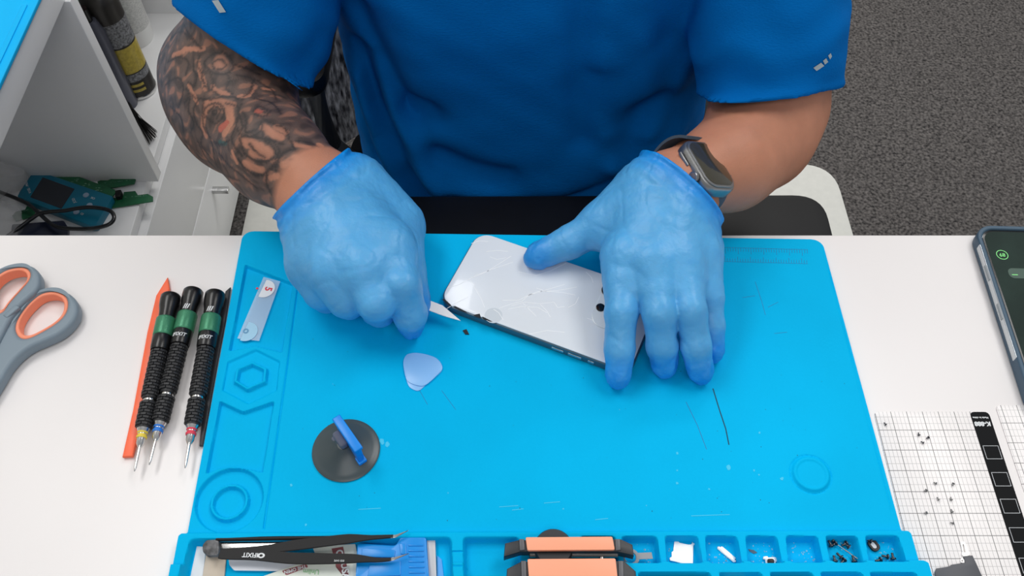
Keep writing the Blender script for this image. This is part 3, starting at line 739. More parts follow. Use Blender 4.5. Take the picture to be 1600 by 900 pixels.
# ---- gloves
def glove_field(palm, fing, thumb, wr, el, cuff, bead, seed):
    tips = [c[-1] for c in fing]+[thumb[-1]]; ax = np.array(el[0])-np.array(wr[0]); ax /= np.linalg.norm(ax)
    c0 = cuff[0]; cn = cuff[1]
    def f(p):
        d = hand(p, palm, fing, thumb, wr, .0008, .0006)
        ar = cone(p, wr[0], np.array(wr[0])+(np.array(el[0])-np.array(wr[0]))*.5, wr[1]+.0018, wr[1]+.0032); d = smin(d, ar, .012)
        tm = np.zeros(len(p))
        for (c, r), ch in zip(tips, list(fing)+[thumb]):
            prev = np.array(ch[-2][0]); dirn = np.array(c)-prev; dirn /= np.linalg.norm(dirn)
            end = np.array(c)+dirn*.0045; e = cone(p, np.array(c)+dirn*.0, end, r*.97, r*.80)
            d = smin(d, e, .002); tm = np.maximum(tm, gauss(np.linalg.norm(p-np.array(c, np.float32), axis=1)/.013))
        hp = (p-c0.astype(np.float32))@cn.astype(np.float32)
        cm_ = np.clip(1+hp/.03, 0, 1)
        d = d+tm*(.0013*wob(p, .008, seed)+.0007*wob(p, .004, seed+1))+.00035*wob(p, .012, seed+2)+.00055*wob(p, .03, seed+4)
        d = d+cm_*(.0007*np.sin(hp/.0013+3*wob(p, .03, seed+3))*.8)
        for q in palm:   # knuckles
            d = smin(d, np.linalg.norm(p-(np.array(q[1][0])+np.array((0, 0, .0035))).astype(np.float32), axis=1)-q[1][1]*.84, .010)
        rolled = .0016*gauss((hp+.0012)/.0016); d = d-rolled
        d = d+.0004*np.clip(1-np.abs(wob(p, .036, seed+7))*8, 0, 1)+.0002*np.clip(1-np.abs(wob(p, .019, seed+9))*7, 0, 1)
        return np.maximum(d, hp)
    return f
def pl_cuff(a, b, c, wr, el): return plane3(a, b, c, el[0])
cufR = pl_cuff(P(445, 322, .050), P(531, 247, .052), P(487, 277, .085), wrR, armR[3])
cufL = pl_cuff(P(1002, 250, .052), P(1103, 325, .050), P(1066, 270, .085), wrL, armL[3])
m_glove = material('nitrile', (70, 160, 228), rough=.42, spec=.5, attr='glove', sss=.1, noise=.14, nscale=38, bump=.5, bscale=220)
gdark = np.array(lin((0, 146, 236))); glight = np.array(lin((88, 174, 230)))
for nm, palm, fing, thumb, wr, a_, cf, seed, lo, hi in (
    ('R', palmR, fingR, thumbR, wrR, armR, cufR, 31, None, None), ('L', palmL, fingL, thumbL, wrL, armL, cufL, 61, None, None)):
    allp = np.array([j[0] for c in list(palm)+list(fing)+[thumb] for j in c]+[wr[0]]); lo = allp.min(0)-.04; hi = allp.max(0)+.04
    fn = glove_field(palm, fing, thumb, wr, a_[3], cf, None, seed)
    V, Qd = polygonize(fn, lo, hi, .0013)
    me = fast_mesh(V, Qd)
    tips = [c[-1][0] for c in fing]+[thumb[-1][0]]
    w = np.zeros(len(V))
    for t_ in tips: w = np.maximum(w, np.clip(1.25-np.linalg.norm(V-np.array(t_), axis=1)/.017, 0, 1))
    hp = (V-cf[0])@cf[1]; w = np.maximum(w, np.clip(1+hp/.022, 0, 1)*.9); w = np.clip(w+.12*wob(V.astype(np.float32), .01, 3), 0, 1)
    w = np.clip(w*1.15, 0, 1)
    G = glight[None]*(1-w[:, None])+gdark[None]*w[:, None]
    att = me.color_attributes.new('glove', 'FLOAT_COLOR', 'POINT'); att.data.foreach_set('color', np.concatenate([G, np.ones((len(V), 1))], 1).astype(np.float32).ravel())
    g = link('glove', me, m_glove, person, angle=180)
# ------------------------------------------------------------------ things on the table
def axes(a, b, z):
    """origin and heading (Z-rotation taking +Y to a->b) for two pixels at height z"""
    A = Vector(P(*a, z)); B = Vector(P(*b, z)); d = B-A; return A, math.atan2(-d.x, d.y), d.length
m_green = material('green_anodised', (60, 132, 98), rough=.35, metal=.35, bump=.2, bscale=900)
m_grip = material('black_rubber', (32, 33, 36), rough=.5)
m_cap = material('black_anodised', (14, 14, 16), rough=.3)
m_print = material('white_print', (225, 228, 230), rough=.6)
m_silver = material('bright_steel', (215, 214, 212), rough=.18, metal=1)
# precision screwdrivers lying on the table: caps away from the camera
drivers = [((268, 462), (210, 737), (232, 206, 70), 'yellow', 'beside the orange stick'), ((303, 454), (233, 727), (36, 120, 214), 'blue', 'the middle one of the three'),
           ((337, 458), (289, 732), (226, 62, 84), 'red', 'nearest the blue mat')]
for a, b, rc, cn, wh in drivers:
    hz_ = .0078; A, rz, L = axes(a, b, hz_)
    tc_ = {'yellow': 'yellow', 'blue': 'blue', 'red': 'red'}[cn]
    t = thing('precision_screwdriver', (A.x, A.y, TABLE+hz_+.00005), f'black screwdriver with green ring and {tc_} tip collar, {wh}', 'screwdriver', 'precision screwdrivers on the white table', rz)
    M = Matrix.Rotation(-math.pi/2, 4, 'X')      # local Z -> +Y
    k = L/805
    def seg(nm, prof, mt, n=32): return lathe(nm, [(r*.001, z*k) for r, z in prof], mt, t, n, M, local=True, angle=40)
    seg('cap', [(0, 0), (6.6, 1), (7.6, 8), (7.7, 30), (7.3, 60), (6.4, 85), (6.1, 122)], m_cap)
    seg('knurled_ring', [(6.3, 119), (7.2, 123), (7.4, 128), (7.4, 203), (7.2, 208), (6.5, 211)], m_green)
    seg('collar', [(7.0, 209), (7.3, 213), (7.0, 268), (6.6, 277), (0, 279)], m_cap)
    # grip with staggered pads
    def grip(nm, y0, y1, r):
        bm = bmesh.new(); me_ = lathe_mesh([(0, y0*k), (r*.00080, y0*k), (r*.00085, (y0+6)*k), (r*.00085, (y1-6)*k), (r*.00080, y1*k), (0, y1*k)], 24, M); bm.from_mesh(me_)
        row = 0; y = y0+4
        while y < y1-9:
            for j in range(8):
                an = (j+.5*(row % 2))*math.pi/4; R = Matrix.Rotation(an, 3, 'Y'); c = R @ Vector((0, (y+6)*k, r*.00091))
                bm_box(bm, c, (r*.00066, 10.5*k, r*.00017), R, bevel=.00022)
            y += 13.2; row += 1
        link(nm, from_bm(bm), m_grip, t, angle=30, local=True)
    grip('grip', 276, 500, 6.2)
    seg('neck_ring', [(0, 498), (4.2, 499), (4.4, 503), (4.4, 511), (4.0, 514), (0, 515)], m_silver)
    grip('grip', 512, 628, 5.9)
    seg('cone', [(0, 625), (4.6, 626), (3.6, 640), (3.0, 652), (2.8, 690), (1.5, 705), (0, 706)], m_silver, 24)
    seg('color_collar', [(0, 640), (3.5, 641), (3.7, 645), (3.0, 650), (3.0, 655), (3.7, 660), (3.5, 668), (0, 669)], material('collar_'+cn, rc, rough=.5), 24)
    seg('shaft', [(0, 700), (1.05, 701), (1.05, 770), (.9, 790), (.35, 804), (0, 805)], m_silver, 16)
    if cn != 'yellow':
        text('logo_print', 'IFIXIT', .0042, Matrix.Translation((.0008, 243*k, 0)) @ Matrix.Rotation(math.pi, 4, 'Z') @ Matrix.Identity(4) if False else Matrix.Translation((0.0, 243*k, 0)) @ Matrix.Rotation(math.pi, 4, 'Z'), m_print, t, curve_r=.00725, local=True, shear=.2, bold=.00006)
        text('scale_print', '///', .0055, Matrix.Translation((0, 100*k, 0)), m_print, t, curve_r=.0063, local=True, bold=.0002)
# orange pry stick
A = [P(260, 434, .002)]
pl = [(262, 433), (265, 452), (246, 540), (227, 640), (207, 713), (191, 714), (208, 640), (230, 520), (244, 462)]
o = prism('pry_stick', [P(*q, .003)[:2] for q in pl], TABLE, TABLE+.0035, material('orange_plastic', (255, 108, 66), rough=.4, sss=.0), bevel=.0008)
tag(o, 'long orange plastic pry stick lying left of the screwdrivers', 'pry stick')
pl = [(360, 448), (352, 500), (340, 560), (326, 640), (316, 696), (311, 696), (317, 640), (330, 560), (343, 490), (352, 455)]
o = prism('pry_stick', [P(*q, .003)[:2] for q in pl], TABLE, TABLE+.0032, material('black_nylon', (42, 43, 46), rough=.45), bevel=.0008)
tag(o, 'black nylon pry stick lying against the left edge of the blue mat', 'pry stick')

# scissors
m_sg = material('grey_rubber', (122, 138, 150), rough=.45); m_so = material('coral_rubber', (246, 146, 112), rough=.5)
def Zs(pl, z): return [P(x/4.5, 400+y/4.5, z)[:2] for x, y in smooth_loop(pl, 5)]
z1 = .011
c = P(-12, 520, 0)
sc = thing('scissors', (c[0], c[1], TABLE), 'scissors with grey handles lined in coral orange at the left edge of the table', 'scissors')
outA = [(330, 222), (410, 228), (490, 262), (540, 320), (548, 390), (520, 450), (465, 510), (400, 555), (300, 600), (210, 640), (130, 700), (60, 780), (0, 880), (-90, 1010), (-150, 990), (-110, 800), (-60, 680), (-20, 600), (40, 500), (110, 400), (160, 330), (235, 255)]
inA = [(350, 246), (410, 252), (455, 285), (468, 335), (450, 400), (395, 460), (300, 520), (200, 568), (140, 565), (108, 520), (112, 460), (150, 390), (210, 320), (280, 265)]
inA2 = [(355, 300), (400, 300), (440, 310), (460, 330), (448, 380), (395, 442), (300, 505), (180, 553), (165, 530), (175, 480), (220, 400), (280, 340)]
h1 = slab('handle', [Zs(outA, z1), Zs(inA, z1)], TABLE+.0004, TABLE+z1, m_sg, sc, bevel=.0032, res=4)
def grow(pl, s):
    c_ = np.mean(np.array(pl), 0); return [tuple(c_+(np.array(q)-c_)*s) for q in pl]
l1 = slab('handle_lining', [Zs(grow(inA, 1.03), z1), Zs(grow(inA, .87), z1)], TABLE+.0006, TABLE+z1-.0012, m_so, sc, bevel=.0012)
outB = [(160, 52), (230, 70), (275, 120), (278, 190), (250, 245), (190, 300), (140, 345), (100, 400), (60, 460), (10, 560), (-60, 700), (-120, 760), (-160, 700), (-110, 480), (-130, 300), (-100, 160), (-30, 90), (60, 60)]
inB = [(130, 74), (180, 84), (205, 120), (190, 170), (140, 230), (60, 320), (10, 385), (-60, 400), (-90, 330), (-85, 230), (-40, 150), (40, 95)]
h2 = slab('handle', [Zs(outB, z1+.003), Zs(inB, z1+.003)], TABLE+.0024, TABLE+z1+.003, m_sg, sc, bevel=.0032, res=4)
slab('handle_lining', [Zs(grow(inB, 1.03), z1+.003), Zs(grow(inB, .86), z1+.003)], TABLE+.0026, TABLE+z1+.0018, m_so, sc, bevel=.0012)
box('stop_lug', P(19, 488, .0125), (.005, .012, .004), m_sg, sc, bevel=.001, rot=Matrix.Rotation(-.6, 3, 'Z'))
for q in ([(-16, 610), (-34, 640), (-60, 800), (-64, 950), (-52, 950), (-30, 800)], [(-30, 560), (-8, 570), (-50, 760), (-90, 950), (-96, 945), (-66, 760)]):
    prism('blade', [P(*w, .005)[:2] for w in q], TABLE+.004, TABLE+.0058, m_silver, sc, bevel=.0003)
lathe('rivet', [(0, 0), (.005, 0), (.005, .003), (.003, .004), (0, .004)], m_silver, sc, 20, Matrix.Translation(P(-24, 625, .0058)))

# adhesive strip in the mat pocket
MZ = PADZ-.0018
m_film = material('clear_film', (190, 215, 235), rough=.25, alpha=.38)
t = prism('sticker_strip', [P(x, y, MZ)[:2] for x, y in [(412, 433), (438, 440), (405, 533), (371, 529)]], TABLE+MZ+.0001, TABLE+MZ+.0004, m_film, None)
tag(t, 'clear plastic strip with a round white number 5 sticker in the mat pocket', 'sticker')
def halfdisc(name, cx, cy, r, a0, z, mt, lab=None):
    c = P(cx, cy, z); rr_ = r/2250
    pl = [(c[0]+rr_*math.cos(a0+math.pi*i/20*1.12), c[1]+rr_*math.sin(a0+math.pi*i/20*1.12)) for i in range(21)]
    o = prism(name, pl, TABLE+z, TABLE+z+.00015, mt, t)
    if lab: tag(o, lab)
halfdisc('label_dot', 413, 451, 18.5, -2.0, MZ+.0005, material('label_white', (232, 236, 240), rough=.5), 'white number dot')
halfdisc('label_dot', 385, 518, 19, -2.0, MZ+.0005, material('label_pale', (150, 200, 228), rough=.4), 'pale blue ring dot')
text('number_print', '5', .0078, TR(P(419, 451.5, MZ+.0008), -1.75), material('red_print', (226, 60, 80), rough=.6), t, bold=.0002)
text('number_print', '.', .0130, TR(P(408, 451.5, MZ+.0008), -1.75), MATS['red_print'], t, bold=.0002)
c = P(384, 517, MZ+.0009); slab('ring_print', [[(c[0]+r_*math.cos(i*.314), c[1]+r_*math.sin(i*.314)) for i in range(20)] for r_ in (.0021, .0011)], c[2], c[2]+.0001, material('grey_print', (90, 150, 190), rough=.5), t, bevel=.00002)

# phone under repair, lying face down with cracked white back glass
m_frame = material('phone_frame', (96, 112, 122), rough=.28, metal=.7)
m_back = material('white_back_glass', (226, 232, 238), rough=.22, spec=.5, noise=.03, nscale=18, coat=.4)
zp = PADZ; zb = zp+.0088
A = Vector(P(683, 472, zb)); B = Vector(P(946, 569, zb)); A.z = B.z = 0
d = (B-A).normalized(); nrm = Vector((-d.y, d.x, 0)); C0 = Vector(P(736, 355.5, zb)); C0.z = 0
Wd = (C0-A).dot(nrm); Ln = (Vector(P(985, 583, zb))-Vector(P(683, 472, zb))).length
ang = math.atan2(d.y, d.x); O = A+d*Ln/2+nrm*Wd/2
ph = thing('smartphone', (O.x, O.y, TABLE+zp), 'white-backed smartphone with cracked back glass lying face down under the gloved hand', 'smartphone', rz=ang)
def rrect(w, h, r, n=8, cx=0, cy=0):
    out = []
    for sx, sy, a in ((1, 1, 0), (-1, 1, 90), (-1, -1, 180), (1, -1, 270)):
        for i in range(n+1):
            an = math.radians(a+90*i/n); out.append((cx+sx*(w/2-r)+r*math.cos(an), cy+sy*(h/2-r)+r*math.sin(an)))
    return out
prism('frame', rrect(Ln, Wd, .0125), .0001, .0080, m_frame, ph, bevel=.0014, local=True)
prism('back_glass', rrect(Ln-.0022, Wd-.0022, .0118), .0079, .0089, m_back, ph, bevel=.0004, local=True)
def loc(px, py, z=zb): q = Vector(P(px, py, z)); q -= Vector((O.x, O.y, q.z)); q.z = 0; R = Matrix.Rotation(-ang, 3, 'Z'); q = R @ q; return (q.x, q.y)
def lstrip(bm, pl, w, z):
    pl = [loc(*q) for q in pl]
    for a, b in zip(pl, pl[1:]):
        a = Vector((*a, z)); b = Vector((*b, z)); dd = (b-a).normalized(); nn = Vector((-dd.y, dd.x, 0))*w/2
        bm.faces.new([bm.verts.new(v) for v in (a-nn, b-nn, b+nn, a+nn)])
def Z5(pl): return [(660+x/3.6, 350+y/3.6) for x, y in pl]
crk = [[(140, 358), (200, 345), (300, 290), (420, 245), (510, 215)], [(290, 300), (360, 270), (430, 225), (500, 180)], [(270, 320), (300, 370), (330, 420), (350, 470)], [(360, 155), (430, 150), (480, 155)],
       [(430, 475), (500, 450), (560, 435), (600, 400), (650, 380), (760, 375), (870, 355)], [(500, 460), (580, 440), (660, 450), (740, 440)], [(640, 360), (700, 380), (780, 385), (860, 400)], [(450, 430), (540, 430), (620, 390)],
       [(560, 440), (600, 480), (640, 520)], [(660, 450), (700, 490), (720, 525)], [(600, 400), (700, 370), (800, 340)], [(130, 480), (200, 440), (260, 410)], [(380, 185), (420, 200), (470, 190)], [(540, 270), (640, 290), (720, 265), (810, 220)],
       [(925, 530), (955, 540), (980, 565)], [(880, 410), (860, 450), (820, 470)], [(740, 440), (760, 470), (800, 465)], [(920, 270), (950, 300), (960, 330)], [(480, 480), (560, 465), (650, 470), (700, 500)], [(275, 110), (320, 96), (370, 100)], [(400, 480), (430, 500), (455, 540)], [(600, 620), (700, 600), (800, 610)]]
bm = bmesh.new()
for l in crk: lstrip(bm, Z5(l), .00035, .00896)
tag(link('crack', from_bm(bm), material('crack_white', (252, 254, 255), rough=.4), ph, angle=0, local=True), 'fine white cracks')
for pl in ([(110, 425), (125, 422), (160, 455), (165, 468), (140, 450)], [(170, 465), (185, 462), (250, 495), (240, 498)], [(285, 512), (322, 505), (330, 528), (300, 522)], [(333, 522), (345, 524), (395, 550), (380, 550), (340, 532)]):
    bm = bmesh.new(); bm.faces.new([bm.verts.new((*loc(*q), .00899)) for q in Z5(pl)])
    tag(link('chipped_glass', from_bm(bm), material('chip_black', (30, 36, 42), rough=.3), ph, angle=0, local=True), 'dark chipped spot at the edge')
cl = loc(*Z5([(400, 515)])[0]); prism('glue_spot', [(cl[0]+.0068*math.cos(i*.39), cl[1]+.0068*math.sin(i*.39)) for i in range(16)], .0089, .00894, material('glue', (208, 216, 222), rough=.3), ph, local=True)
# camera island
cc1 = loc(938, 482); ci = (cc1[0]+.010, cc1[1]-.004+.004)
prism('camera_plate', rrect(.031, .036, .010, cx=cc1[0]+.0115, cy=cc1[1]-.004+.006), .0088, .0098, material('camera_plate', (214, 222, 228), rough=.2, coat=.5), ph, bevel=.0005, local=True)
for dx_, dy_ in ((.000, .0), (.001, .0175), (.0165, .004)):
    x_, y_ = cc1[0]+dx_, cc1[1]+dy_; r_ = .0034 if dx_ == 0 else .0062
    lathe('camera_lens', [(0, 0), (r_, 0), (r_, .0012), (r_*.8, .0014), (0, .0014)], material('lens_glass', (16, 18, 24), rough=.08), ph, 28, Matrix.Translation((x_, y_, .0094)), local=True)
lathe('flash', [(0, 0), (.0022, 0), (.0020, .0008), (0, .0009)], material('flash_glass', (240, 240, 230), rough=.1), ph, 16, Matrix.Translation((cc1[0]+.0235, cc1[1]+.0005, .0096)), local=True)
for a_, b_ in (((858, 547), (877, 554)), ((884, 556), (905, 565)), ((915, 568), (925, 572))):
    u0 = loc(*a_)[0]; u1 = loc(*b_)[0]; box('side_button', ((u0+u1)/2, -Wd/2-.0001, .0045), (u1-u0, .0012, .0026), material('button_metal', (150, 172, 184), rough=.25, metal=.8), ph, bevel=.0004, local=True)
# scalpel blade held in the fingers
pa, pb = Vector(P(655, 473, .018)), Vector(P(722, 496, .012)); dd = (pb-pa).normalized(); sd = dd.cross(Vector((0, 0, 1))).normalized()
sca = thing('scalpel', tuple(P(640, 468, .02)), 'small steel scalpel held between gloved fingers, tip under the edge of the phone', 'scalpel')
bm = bmesh.new(); prof = [(0, -.0042), (.008, -.0046), (.017, -.0042), (.034, .0032), (.022, .0040), (.006, .0036), (0, .0030)]
vs = [pa+dd*a_+sd*(-b_)*-1 for a_, b_ in prof]; up = sd.cross(dd)
f1 = [bm.verts.new(v+up*.0003) for v in vs]; f2 = [bm.verts.new(v-up*.0003) for v in vs]; bm.faces.new(f1); bm.faces.new(f2[::-1])
for i in range(len(vs)): j = (i+1) % len(vs); bm.faces.new((f1[i], f1[j], f2[j], f2[i]))
link('blade', from_bm(bm), material('blade_steel', (214, 218, 222), rough=.35, metal=.35), sca, angle=20)
hb = pa-dd*.022; tube('handle', [hb, hb+dd*.010, pa-dd*.002, pa+dd*.006], [.0022, .0032, .0036, .0024], m_silver, sca, flat=(1.2, .6))
# chip of glass on the mat
o = prism('glass_shard', [P(x, y, PADZ)[:2] for x, y in [(723, 517), (729, 515), (733, 523), (727, 523)]], TABLE+PADZ, TABLE+PADZ+.0008, MATS['chip_black'])
tag(o, 'tiny dark glass shard on the blue mat below the phone corner', 'glass shard')
# opening picks
m_pick = material('pale_blue_plastic', (140, 196, 250), rough=.3, spec=.5)
def Zp(pl): return [P(600+x/8.18, 530+y/8.18, PADZ)[:2] for x, y in smooth_loop(pl, 6)]
o = prism('opening_pick', Zp([(330, 260), (420, 250), (600, 270), (690, 300), (745, 380), (700, 450), (580, 540), (460, 655), (380, 650), (310, 590), (270, 440), (270, 320)]), TABLE+PADZ, TABLE+PADZ+.0007, m_pick, bevel=.0002)
tag(o, 'pale blue triangular opening pick, the lower of the two stacked on the mat', 'opening pick', 'opening picks')
o = prism('opening_pick', Zp([(330, 195), (440, 188), (620, 230), (700, 280), (742, 345), (742, 400), (690, 460), (600, 545), (510, 605), (400, 595), (300, 540), (262, 420), (250, 300), (280, 225)]), TABLE+PADZ+.0008, TABLE+PADZ+.0015, m_pick, bevel=.0002)
tag(o, 'pale blue triangular opening pick lying on top of the other', 'opening pick', 'opening picks')

# suction cup
c = P(541, 704, PADZ); su_ = thing('suction_cup', (c[0], c[1], TABLE+PADZ), 'smoky grey suction cup with a bright blue handle standing on the mat', 'suction cup')
R_ = .0232
m_smoke = material('smoke_rubber', (66, 78, 82), rough=.3, spec=.5, alpha=.90)
lathe('cup', [(0, .0012), (R_*.9, .0004), (R_, .0002), (R_*1.01, .0010), (R_*.97, .0016), (R_*.90, .0019), (R_*.80, .0030), (R_*.55, .0058), (R_*.34, .0085), (R_*.26, .0100), (.0050, .0108), (.0045, .0112), (0, .0113)], m_smoke, su_, 56, Matrix.Translation(Vector(c)))
m_bl = material('bright_blue_plastic', (0, 136, 232), rough=.35)
zt_ = .030; a = Vector(P(525, 652, zt_)); b = Vector(P(561, 704, zt_)); hd_ = (b-a).normalized(); hn = Vector((-hd_.y, hd_.x, 0)); L_ = (b-a).length; mid = (a+b)/2
rot = Matrix((hd_, hn, Vector((0, 0, 1)))).transposed()
bm = bmesh.new(); bm_box(bm, mid, (L_, .0062, .0030), rot, bevel=.0008); bm_box(bm, mid+Vector((0, 0, -.011)), (L_*.90, .0046, .0200), rot, bevel=.0006); bm_box(bm, mid+Vector((0, 0, -.0205)), (L_*1.0, .0062, .0030), rot, bevel=.0006)
link('handle', from_bm(bm), m_bl, su_, angle=30)
kc = mid-hn*.006+Vector((0, 0, -.007))
if P(533, 688, .015)[0] > mid.x: kc = mid+hn*.006+Vector((0, 0, -.007))
kc = Vector(P(532, 688, .0165)); bm = bmesh.new(); bm_box(bm, kc, (.0130, .0056, .0080), rot, bevel=.0018); bm_box(bm, kc+Vector((0, 0, -.0055)), (.0150, .0080, .004), rot, bevel=.001)
link('plug', from_bm(bm), material('dusty_grey_rubber', (104, 108, 124), rough=.8), su_, angle=30)

# phone in its case on the right, lit lock screen
zc = .011
A = Vector(P(1521, 352, zc)); B = Vector(P(1598, 588, zc)); d = (B-A); d.z = 0; Lc = .168; d.normalize(); nrm = Vector((-d.y, d.x, 0))
if nrm.x < 0: nrm = -nrm
Wc = .083; O2 = A+d*Lc/2+nrm*Wc/2; an2 = math.atan2(nrm.y, nrm.x)
pc = thing('smartphone', (O2.x, O2.y, TABLE), 'smartphone in a dark blue case showing a dim green lock screen on the white table', 'smartphone', rz=an2)
m_case = material('navy_rubber', (62, 88, 108), rough=.5)
def oloc(px, py, z=zc): q = Vector(P(px, py, z)); q -= Vector((O2.x, O2.y, q.z)); q.z = 0; q = Matrix.Rotation(-an2, 3, 'Z') @ q; return (q.x, q.y)
slab('case', [rrect(Wc, Lc, .014), rrect(Wc-.0075, Lc-.0075, .011)], .0003, .0118, m_case, pc, bevel=.0014, local=True)
prism('case_back', rrect(Wc-.004, Lc-.004, .012), .0001, .0016, m_case, pc, local=True)
prism('phone_frame', rrect(Wc-.0070, Lc-.0070, .0112), .0017, .0100, material('pale_steel', (205, 210, 212), rough=.25, metal=.6), pc, bevel=.0008, local=True)
prism('bezel', rrect(Wc-.0082, Lc-.0082, .0105), .0099, .0104, material('bezel_black', (12, 14, 15), rough=.2), pc, bevel=.0002, local=True)
prism('screen', rrect(Wc-.0112, Lc-.0112, .0092), .0103, .01055, material('lock_screen', (34, 50, 44), rough=.12, emit=.25, noise=.6, nscale=22), pc, local=True)
# the cut-out in the case's side shows the pale frame and its buttons
box('side_rail', (-Wc/2+.0013, Lc*.5-.071, .0082), (.0032, .104, .0062), MATS['pale_steel'], pc, bevel=.0008, local=True)
for yy, hh in ((-.042, .014), (-.078, .014)): box('side_button', (-Wc/2-.0002, Lc/2+yy-.004, .0092), (.0012, hh, .0030), material('button_grey', (150, 158, 162), rough=.3), pc, bevel=.0004, local=True)
m_ui = material('ui_green', (120, 210, 120), rough=.4, emit=.5); q = oloc(1566, 398, .0106)
slab('battery_ring', [[(q[0]+r_*math.cos(i*.2094), q[1]+r_*math.sin(i*.2094)) for i in range(30)] for r_ in (.0046, .0041)], .01056, .0106, m_ui, pc, bevel=.00001, local=True)
text('battery_number', '89', .0048, Matrix.Translation((q[0], q[1], .01062)) @ Matrix.Rotation(math.pi, 4, 'Z'), m_ui, pc, local=True, ext=.00002)
q = oloc(1590, 427, .0106); prism('notification', rrect(.030, .0095, .004, cx=q[0]+.008, cy=q[1]), .01056, .01062, material('ui_grey', (62, 84, 74), rough=.3, emit=.15), pc, local=True)
box('notification_text', (q[0]-.0025, q[1]-.0015, .01066), (.0045, .0006, .00008), m_ui, pc, local=True)

# magnetic sorting boards with a printed grid
def grid_material(name, bx, by):
    m = bpy.data.materials.new(name); m.use_nodes = True; nt = m.node_tree; N = nt.nodes; L = nt.links; b = N['Principled BSDF']
    b.inputs['Roughness'].default_value = .35
    tc = N.new('ShaderNodeTexCoord'); sp = N.new('ShaderNodeSeparateXYZ'); L.new(tc.outputs['Object'], sp.inputs[0]); outs = []
    def mth(op, a, c=None):
        n = N.new('ShaderNodeMath'); n.operation = op
        for i, v in enumerate((a, c)):
            if v is None: continue
            if isinstance(v, (int, float)): n.inputs[i].default_value = v
            else: L.new(v, n.inputs[i])
        return n.outputs[0]
    for ax, per, div in (('X', bx, 4), ('Y', by, 3)):
        for p_, w_, s_ in ((per, .00045, .9), (per/div, .00028, .50)):
            f = mth('PINGPONG', mth('ADD', sp.outputs[ax], 100*per), p_/2); outs.append(mth('MULTIPLY', mth('LESS_THAN', f, w_/2), s_))
    cur = outs[0]
    for o_ in outs[1:]: cur = mth('MAXIMUM', cur, o_)
    mx = N.new('ShaderNodeMix'); mx.data_type = 'RGBA'; mx.inputs[6].default_value = lin((240, 236, 235))+(1,); mx.inputs[7].default_value = lin((44, 44, 48))+(1,)
    L.new(cur, mx.inputs[0]); L.new(mx.outputs[2], b.inputs['Base Color']); return m
bzt = .0008
g0 = Vector(P(1375, 671, bzt)); g1 = Vector(P(1409, 642, bzt))
ax0 = Vector(P(1391, 642, bzt)); ax1 = Vector(P(1446, 845, bzt)); 
bw = (Vector(P(1490, 642, bzt))-Vector(P(1391, 642, bzt))).length/4
bh = (Vector(P(1420, 740, bzt))-Vector(P(1382, 704.5, bzt))); bhY = abs(P(1400, 837, bzt)[1]-P(1400, 672, bzt)[1])/5
def board(x_left, x_right, ytop, dark, label, px_line_x, px_line_y):
    O_ = Vector((px_line_x, px_line_y, TABLE)); 
    b = thing('sorting_board', tuple(O_), label, 'magnetic board', 'magnetic sorting boards')
    pl = round_poly([(x_left, ytop-.2), (x_right, ytop-.2), (x_right, ytop), (x_left, ytop)], .004)
    pp = prism('grid_sheet', pl, TABLE+.0001, TABLE+bzt, gm, b, bevel=.0002)
    return b
gm = grid_material('printed_grid', bw, bhY)
xl = P(1367, 650, bzt)[0]; xr = P(1546, 646, bzt)[0]; yt = P(1450, 643, bzt)[1]
b1 = board(xl, xr, yt, True, 'white grid-printed magnetic board with a black strip lettered K-888 and screws on it', ax0.x, P(1400, 672, bzt)[1])
xs = P(1515, 645, bzt)[0]
st = prism('black_strip', round_poly([(xs, yt-.199), (xr-.0004, yt-.199), (xr-.0004, yt-.0004), (xs, yt-.0004)], .0035), TABLE+bzt, TABLE+bzt+.00025, material('strip_black', (18, 19, 21), rough=.7, spec=.15), b1)
m_line = material('strip_line', (205, 208, 212), rough=.5)
for yy in (707, 749, 791, 836, 884):
    cx_ = (xs+xr)/2; cy_ = P(1560, yy, bzt)[1]; w_ = .0108; h_ = .0100
    slab('printed_square', [[(cx_-w_/2, cy_-h_/2), (cx_+w_/2, cy_-h_/2), (cx_+w_/2, cy_+h_/2), (cx_-w_/2, cy_+h_/2)], [(cx_-w_/2+.0003, cy_-h_/2+.0003), (cx_+w_/2-.0003, cy_-h_/2+.0003), (cx_+w_/2-.0003, cy_+h_/2-.0003), (cx_-w_/2+.0003, cy_+h_/2-.0003)]], TABLE+bzt+.00025, TABLE+bzt+.00033, m_line, st, bevel=.00001, angle=0)
text('board_print', 'K-888', .0046, TR(P(1535.5, 662, bzt+.0004), math.pi), m_print, st, bold=.0002, sx=1.0, shear=.1)
text('board_print', 'Made in china', .0020, TR(P(1532, 652.5, bzt+.0004), math.pi), m_print, st, bold=.00004)
x2 = P(1556, 636, bzt)[0]
b2 = board(x2, x2+.10, P(1570, 633, bzt)[1], False, 'second white grid board, cut off by the right edge of the photo', x2+.0038, P(1590, 661, bzt)[1])
